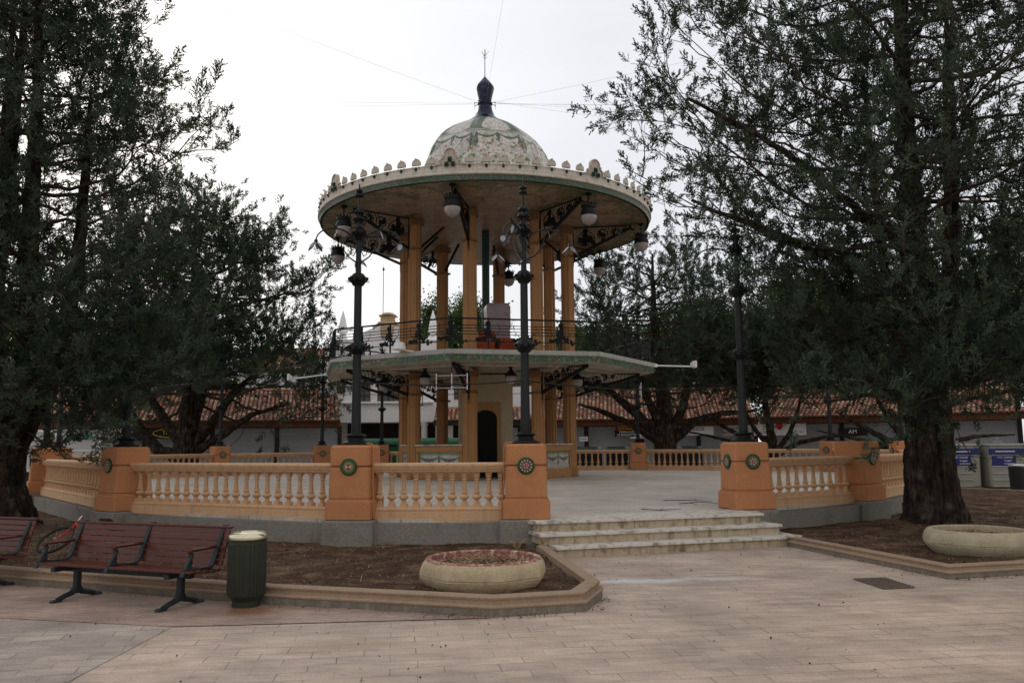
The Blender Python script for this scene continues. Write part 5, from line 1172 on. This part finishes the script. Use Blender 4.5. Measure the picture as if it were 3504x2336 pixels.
def crown_mesh(name,pos,axis,scale,parent,matn,templ,c0,c1):
    pos=np.array(pos);axis=np.array(axis,float);axis/=np.linalg.norm(axis,axis=1)[:,None];scale=np.array(scale); N_=len(pos)
    ref=np.where(np.abs(axis[:,2:3])>.9,np.array([[1.,0,0]]),np.array([[0,0,1.]])); u=np.cross(axis,ref); u/=np.linalg.norm(u,axis=1)[:,None]; v=np.cross(axis,u)
    th=rng.uniform(0,2*PI,N_)[:,None]; u2=u*np.cos(th)+v*np.sin(th); v2=-u*np.sin(th)+v*np.cos(th)
    B=np.stack([u2,v2,axis],2); allv=[];allc=[]; idx=rng.integers(0,len(templ),N_)
    for t_ in range(len(templ)):
        s_=idx==t_
        if not s_.any(): continue
        V=templ[t_].reshape(-1,3); W_=np.einsum('nij,kj->nki',B[s_],V)*scale[s_][:,None,None]+pos[s_][:,None,:]; ne=len(templ[t_])
        r=rng.random((s_.sum(),1,1)); re=rng.random((s_.sum(),ne,1)); C=np.array(c0)*(1-r)+np.array(c1)*r; C=C*(.75+.5*re); C=np.repeat(C[:,:,None,:],4,2)
        allv.append(W_.reshape(-1,3)); allc.append(C.reshape(-1,3))
    V=np.concatenate(allv);C=np.concatenate(allc); n=len(V)//4; me=bpy.data.meshes.new(name); me.vertices.add(len(V)); me.vertices.foreach_set('co',V.astype(np.float32).ravel())
    me.loops.add(4*n); me.loops.foreach_set('vertex_index',np.arange(4*n,dtype=np.int32)); me.polygons.add(n); me.polygons.foreach_set('loop_start',np.arange(0,4*n,4,dtype=np.int32)); me.polygons.foreach_set('loop_total',np.full(n,4,dtype=np.int32))
    at=me.color_attributes.new('col','FLOAT_COLOR','POINT'); at.data.foreach_set('color',np.concatenate([C,np.ones((len(C),1))],1).astype(np.float32).ravel())
    me.materials.append(M[matn]); me.update(calc_edges=True); me.validate(); o=bpy.data.objects.new(name,me); COL.objects.link(o); o.parent=parent; return o
def interp(tab,x):
    if x<=tab[0][0]: return tab[0][1]
    for i in range(len(tab)-1):
        if x<=tab[i+1][0]: t=(x-tab[i][0])/(tab[i+1][0]-tab[i][0]); return tab[i][1]+(tab[i+1][1]-tab[i][1])*t
    return tab[-1][1]
def V3(*a): return np.array(a,float)
def shorts(n,h0,h1,r0,r1,seed):
    q=random.Random(seed); return [(h:=q.uniform(h0,h1),h+q.uniform(-.1,.5),q.uniform(0,2*PI),q.uniform(r0,r1)) for _ in range(n)]
def tree(name,label,cat,loc,stems,env,nl,h0,h1,ts,seed,c0,c1,templ=TT,leafm='cypress',n2=8,n3=5,ntuft=4,rise=(.1,.6),limb_r=.07,droop=.25,rnoise=(.72,1.05),weights=None,extra=(),group=None,sideL=1.,sparse=0,skip=None,startr=.4):
    global rng; rng=np.random.default_rng(seed)
    t=thing(name,label,cat,loc,0,group); tb=MB(); bb=MB()
    for pts,rad in stems:
        pts=[V3(*p) for p in pts]; fine=[];fr=[]
        for i in range(len(pts)-1):
            for k in range(8): q=k/8; fine.append(pts[i]*(1-q)+pts[i+1]*q+rng.normal(size=3)*.012*(1 if k else 0)); fr.append(rad[i]*(1-q)+rad[i+1]*q)
        fine.append(pts[-1]);fr.append(rad[-1])
        n=56 if rad[0]>.3 else 12; off_=len(tb.v); tb.tube(fine,fr,n)
        if rad[0]>.12:      # fluted bark
            for i in range(off_,off_+len(fine)*n):
                x,y,z=tb.v[i]; j=(i-off_)//n; c=fine[j]; d=V3(x,y,z)-c; a=math.atan2(d[1],d[0]); s_=1+.09*noise.noise(Vector((cos(a)*1.5,sin(a)*1.5+z*.4,seed)))+.07*sin(a*4+z*.5+seed)+.045*sin(a*9+z*.7)*(1.5 if z<.5 else 1)+.06*noise.noise(Vector((cos(a)*7,sin(a)*7,z*1.1))); tb.v[i]=tuple(c+d*s_)
    tb.build('trunk','bark',t,sharp=60)
    pos=[];ax=[];sc=[]
    def path(p,d,L_,n,curl,up):
        out=[p];d=d/np.linalg.norm(d)
        for i in range(n):
            d=d+rng.normal(size=3)*curl+V3(0,0,up); d/=np.linalg.norm(d); out.append(out[-1]+d*L_/n)
        return out
    golden=2.39996
    limbs=[]
    for i in range(nl):
        h=h0+(h1-h0)*((i+.5)/nl)**(1.1); az=i*golden+rng.uniform(-.4,.4)
        he=h+rng.uniform(*rise)*2; r=interp(env,he)*rng.uniform(*rnoise)*(1+ (sideL-1)*max(0,-cos(az)))
        limbs.append((h,he,az,r))
    for (h,he,az,r) in list(extra): limbs.append((h,he,az,r))
    spine=[V3(*p) for p in stems[0][0]]
    def onstem(h):
        for i in range(len(spine)-1):
            if spine[i][2]<=h<=spine[i+1][2]: q=(h-spine[i][2])/(spine[i+1][2]-spine[i][2]+1e-9); return spine[i]*(1-q)+spine[i+1]*q
        return spine[-1].copy()
    for (h,he,az,r) in limbs:
        p=onstem(h); e_=V3(cos(az)*r,sin(az)*r,he); 
        if skip and skip(e_): continue
        e_[:2]+=p[:2]; n=9; pts=[]
        bow=rng.normal(size=3)*.08*r
        for i in range(n+1): q=i/n; v=p*(1-q)+e_*q; v=v+bow*sin(PI*q); v[2]+= -droop*sin(PI*q)*r*.18+ .10*r*q*q*q; pts.append(v+rng.normal(size=3)*.025*r*(0<i<n)*.6)
        L_=np.linalg.norm(e_-p); lr=limb_r*(.5+.5*min(1,r/3)); bb.tube(pts,[max(.008,lr*(1-.9*i/n)) for i in range(n+1)],6,False)
        for j in range(n2):
            q=startr+(1-startr)*(j+rng.random())/n2; k=min(n-1,int(q*n)); f=q*n-k; b0=pts[k]*(1-f)+pts[min(k+1,n)]*f
            dl=pts[min(k+1,n)]-pts[k]; dl/=np.linalg.norm(dl)+1e-9; sd_=rng.normal(size=3); sd_[2]=sd_[2]*.5+.15; d=dl*.8+sd_*.8; l2=(.20+.34*(1-q))*L_*rng.uniform(.6,1.2)+ts
            s2=path(b0,d,l2,4,.22,.06); bb.tube(s2,[max(.006,lr*.32*(1-.8*i/4)) for i in range(5)],4,False)
            for m_ in range(n3):
                q2=.25+.75*(m_+rng.random())/n3; k2=min(3,int(q2*4)); f2=q2*4-k2; b1=s2[k2]*(1-f2)+s2[k2+1]*f2; d2=(s2[k2+1]-s2[k2]); d2/=np.linalg.norm(d2)+1e-9
                d3=d2*.9+rng.normal(size=3)*.75+V3(0,0,.25); l3=ts*rng.uniform(1.0,2.0); s3=path(b1,d3,l3,2,.2,.12)
                if rng.random()<.8: bb.tube(s3,[.008,.006,.004],3,False)
                if rng.random()<sparse: continue
                for u_ in range(ntuft):
                    q3=(u_+.6)/ntuft; pp=s3[0]*(1-q3)+s3[2]*q3 if u_<ntuft-1 else s3[2]; pos.append(pp+rng.normal(size=3)*ts*.12); ax.append((s3[2]-s3[1])/np.linalg.norm(s3[2]-s3[1])+rng.normal(size=3)*.45+V3(0,0,.45)); sc.append(ts*rng.uniform(.75,1.3))
    bb.build('branches','twig',t,sharp=180)
    crown_mesh('crown',pos,ax,sc,t,leafm,templ,c0,c1); return t,len(pos)
CC=((.019,.034,.020),(.086,.120,.078))
# big right tree
env=[(1.4,2.2),(2.2,2.9),(3.2,3.3),(4.5,3.7),(5.2,4.2),(6,5.2),(7,5.9),(8.2,5.8),(9.2,5.0),(10,4.4),(12,3.4),(14,1.9),(15.5,.4)]
stR=[([(0,0,-.2),(.02,0,.05),(-.04,0,.5),(-.03,0,1.3),(.02,.05,2.4),(.05,.05,3.6),(.02,0,5.2),(-.05,0,7.5),(0,0,10),(.1,0,13),(.1,0,15)],[.64,.54,.46,.42,.38,.30,.20,.15,.10,.06,.03]),
([(.2,.1,2.6),(.6,.1,3.8),(.9,.2,5.5),(1.0,.2,8),(1.1,.3,11)],[.16,.12,.09,.06,.03]),([(-.15,.2,2.8),(-.35,.5,4.2),(-.45,.6,6.5),(-.5,.7,9)],[.14,.10,.07,.03]),([(.1,-.1,3.0),(.3,-.5,4.6),(.4,-.6,7),(.5,-.8,9.6)],[.13,.09,.06,.03]),
([(.1,0,3.2),(1.2,-.1,4.6),(2.1,-.3,5.8),(3.2,-.4,7.4)],[.11,.085,.06,.03]),([(0,0,4.4),(-1.4,.1,5.0),(-2.8,.2,5.6),(-4.2,.3,6.3)],[.10,.08,.06,.03]),([(0,0,5.0),(-1.2,-.3,5.9),(-2.6,-.5,7.0),(-4.4,-.6,8.0)],[.10,.08,.055,.03])]
def skR(e_): return e_[2]<4.2 and e_[0]<-2.4 and False
_,n_=tree('cypress_tree','huge dark cypress with thick flared trunk rising at the right of the steps','tree',(7.75,15.6,.13),stR,[(h,r_0*.9) for h,r_0 in env],90,2.1,13.8,.37,11,*CC,templ=TF,n2=8,n3=4,ntuft=2,limb_r=.045,startr=.3,rise=(-.15,.5),extra=[(5,7.4,PI-.05,5.5),(5.2,6.6,PI-.15,5.5),(5.5,8.2,PI+.1,4.9),(6.5,9.2,PI,4.3),(3.2,2.0,PI+.25,2.6),(3.4,1.9,PI+.9,2.6),(3.2,2.1,PI+1.4,2.2),(3,2.2,PI+1.8,2.0),(3.4,2.6,-.6,2.8),(3.6,2.4,-.2,3.2)]+shorts(26,4.2,13,1.0,2.4,5))
print('tuftsR',n_)
# big left tree
envL=[(1.2,1.6),(2.,2.0),(3.0,2.9),(3.8,3.6),(5,3.8),(6.6,3.9),(8.3,3.9),(9,3.4),(10.3,3.0),(12,2.3),(14,1.1),(15,.3)]
stL=[([(0,0,-.2),(-.05,0,.1),(-.25,0,.8),(-.2,0,1.5),(.15,0,2.2),(.3,0,3.6),(.1,0,5.5),(.1,0,8),(0,0,11),(0,0,14.5)],[.66,.56,.46,.42,.34,.24,.16,.11,.08,.03]),([(-.2,0,1.2),(-.6,.1,2.2),(-.7,.2,4.5),(-.5,.2,8),(-.4,.2,11)],[.4,.28,.2,.14,.04]),([(0,0,1.6),(.5,.3,2.8),(.9,.4,5),(.9,.5,9)],[.25,.18,.14,.03]),([(0,-.2,1.4),(-.2,-.5,3),(-.1,-.7,6),(0,-.8,10)],[.25,.18,.12,.03])]
_,n_=tree('cypress_tree','tall dark cypress at the left edge with forked leaning trunk behind the benches','tree',(-9.6,16.0,.13),stL,[(h,r_0*(.9 if h<6.7 else .66)) for h,r_0 in envL],78,2.0,13.5,.37,23,*CC,templ=TF,n2=8,n3=4,ntuft=2,limb_r=.045,startr=.25,rise=(-.2,.4),extra=shorts(14,4.2,12.5,.9,2.0,6)+[(2.8,2.5,.1,2.2),(2.8,2.3,-.35,2.2),(2.8,2.4,-.8,2.3),(3,2.6,.4,2.3),(6.6,7.6,.05,3.3),(2.4,2.2,-1.2,2.2)])
print('tuftsL',n_)
# far left branching tree
envA=[(1.6,5.8),(3.6,6.8),(6.2,6.7),(8.8,6.5),(10.9,4.9),(12.5,3.2),(13.9,1.2)]
stA=[([(0,0,-.1),(.05,0,.6),(0,0,1.4),(0,0,2.6),(.2,0,5),(.1,0,8),(0,0,13)],[.8,.62,.55,.42,.3,.2,.04]),([(-.2,0,1.2),(-1.2,0,1.5),(-2.2,0,2.6),(-3.2,0,4.2),(-4.2,0,6)],[.3,.26,.22,.16,.06]),([(-.1,0,1.7),(-.9,.2,2.6),(-2.0,.2,4.2),(-2.6,.2,6.5)],[.28,.22,.16,.05]),([(.2,0,1.6),(1.0,0,2.6),(2.0,0,4.0),(3.2,0,5.2)],[.28,.22,.16,.05]),([(.2,0,1.3),(1.6,0,2.2),(2.9,0,3.1),(4.6,0,3.6)],[.22,.18,.13,.05]),([(.1,0,2),(.5,.1,3.6),(.9,.1,6),(1.2,.1,9)],[.25,.2,.14,.04])]
_,n_=tree('cypress_tree','broad dark cypress with low forking limbs beyond the far left balustrade','tree',(-14.9,38.2,0),stA,[(h,r_0*.90) for h,r_0 in envA],66,4.3,11.6,.54,31,*CC,n2=7,n3=4,ntuft=2,limb_r=.08,rise=(-.1,.6),rnoise=(.55,1.05),extra=[(4.4,4.0,PI,6.0),(4.4,3.8,PI-.5,5.4),(4.6,4.1,-1.2,4.6),(4.6,4.2,-1.9,4.6),(4.3,3.9,-2.5,5.4),(4.4,4.0,-.7,5.6),(4.2,3.4,-.1,7.2),(4,2.9,.25,6.6),(4.4,3.6,-.4,6.2),(4.2,3.0,.5,6.2)])
envB=[(1.6,2.6),(3.6,4.6),(6.2,4.8),(8,4.6),(9.6,4.0),(10.6,2.6),(11.6,.6)]
stB=[([(0,0,-.1),(0,0,.8),(-.05,0,1.6),(0,0,3),(-.2,0,5),(-.4,0,8),(-.4,0,11)],[.70,.54,.52,.36,.24,.15,.04]),([(-.3,0,1.9),(-1.3,0,3.0),(-2.4,0,4.0),(-3.4,0,5.0)],[.28,.22,.15,.05]),([(-.3,0,1.7),(-1.6,0,2.6),(-3.0,0,3.2),(-4.2,0,3.6)],[.2,.16,.12,.05]),([(.3,0,1.8),(1.4,0,2.7),(2.8,0,3.1),(4.4,0,3.2)],[.26,.2,.14,.05]),([(.2,0,2),(.9,0,3.4),(1.4,0,5.4),(1.8,0,7.5)],[.24,.2,.14,.05]),([(-.1,0,2.2),(-.9,.1,4),(-1.5,.1,6),(-1.8,.1,8)],[.22,.18,.12,.04])]
_,n_=tree('cypress_tree','open branching cypress with stout trunk beyond the balustrade right of the bandstand','tree',(7.4,40.5,0),stB,envB,60,3.6,9.9,.46,37,*CC,n2=7,n3=3,ntuft=2,limb_r=.06,rise=(-.1,.6),rnoise=(.6,1.08),sparse=.1)
_,n_=tree('cypress_tree','dark cypress standing between the right lamp post and the big right trunk','tree',(17.5,36.5,0),[(p,[q*.6 for q in rd]) for p,rd in [([(x_,y_,z_*.6) for x_,y_,z_ in pp],rr) for pp,rr in stB]],[(1.6,3.2),(4,3.4),(6,2.4),(7.2,.6)],46,3.6,6.3,.42,41,*CC,n2=7,n3=5,ntuft=3,limb_r=.09,rise=(-.1,.6))
_,n_=tree('cypress_tree','dark cypress filling the gap between the far containers and the right lamp post','tree',(13.,42.0,0),[([(x_,y_,z_*.62) for x_,y_,z_ in pp],[q*.6 for q in rr]) for pp,rr in stB],[(1.6,3.6),(5,3.8),(6.5,2.6),(7.4,.6)],42,4.4,6.4,.42,43,*CC,n2=7,n3=5,ntuft=3,limb_r=.09,rise=(-.1,.6))
# leafy trees behind the shops
LC0,LC1=(.035,.065,.018),(.085,.14,.03)
def leafy(label,x,y,h,r,seed,c0=LC0,c1=LC1,nl=26):
    e_=[(h*.25,r*.75),(h*.5,r),(h*.75,r*.9),(h*.93,r*.5),(h,r*.15)]
    tree('leafy_tree',label,'tree',(x,y,0),[([(0,0,0),(0,0,h*.3),(.1,0,h*.6),(0,0,h*.9)],[.35,.28,.18,.05])],e_,nl,h*.3,h*.92,.85,seed,c0,c1,templ=TD,leafm='leafy',n2=6,n3=4,ntuft=3,limb_r=.1,rise=(0,.5),group='leafy trees behind the shops')
leafy('bright green leafy tree seen through the bandstand columns',-4.2,60,11.0,2.6,51,nl=22)
leafy('green leafy tree low behind the bandstand railing, right side',5.5,60,8.6,4.2,52)
leafy('dark green leafy tree behind the shops, under the open branching cypress',13.5,58,10.2,5,53)
leafy('bright green leafy tree topping the shops just right of the right lamp post',20.5,56,11.4,4.6,54,(.05,.09,.02),(.12,.19,.035))
leafy('green leafy tree behind the shops, left of the big right trunk',27.5,53,12.2,5.4,55)
leafy('green leafy tree behind the shops at the right edge',34,48,12.6,6,56)
leafy('green leafy tree behind the left shops showing low through the branches',-22.5,54,9.2,5,57)
leafy('green leafy tree behind the shops at the far left edge',-33,52,10.0,5.5,58)
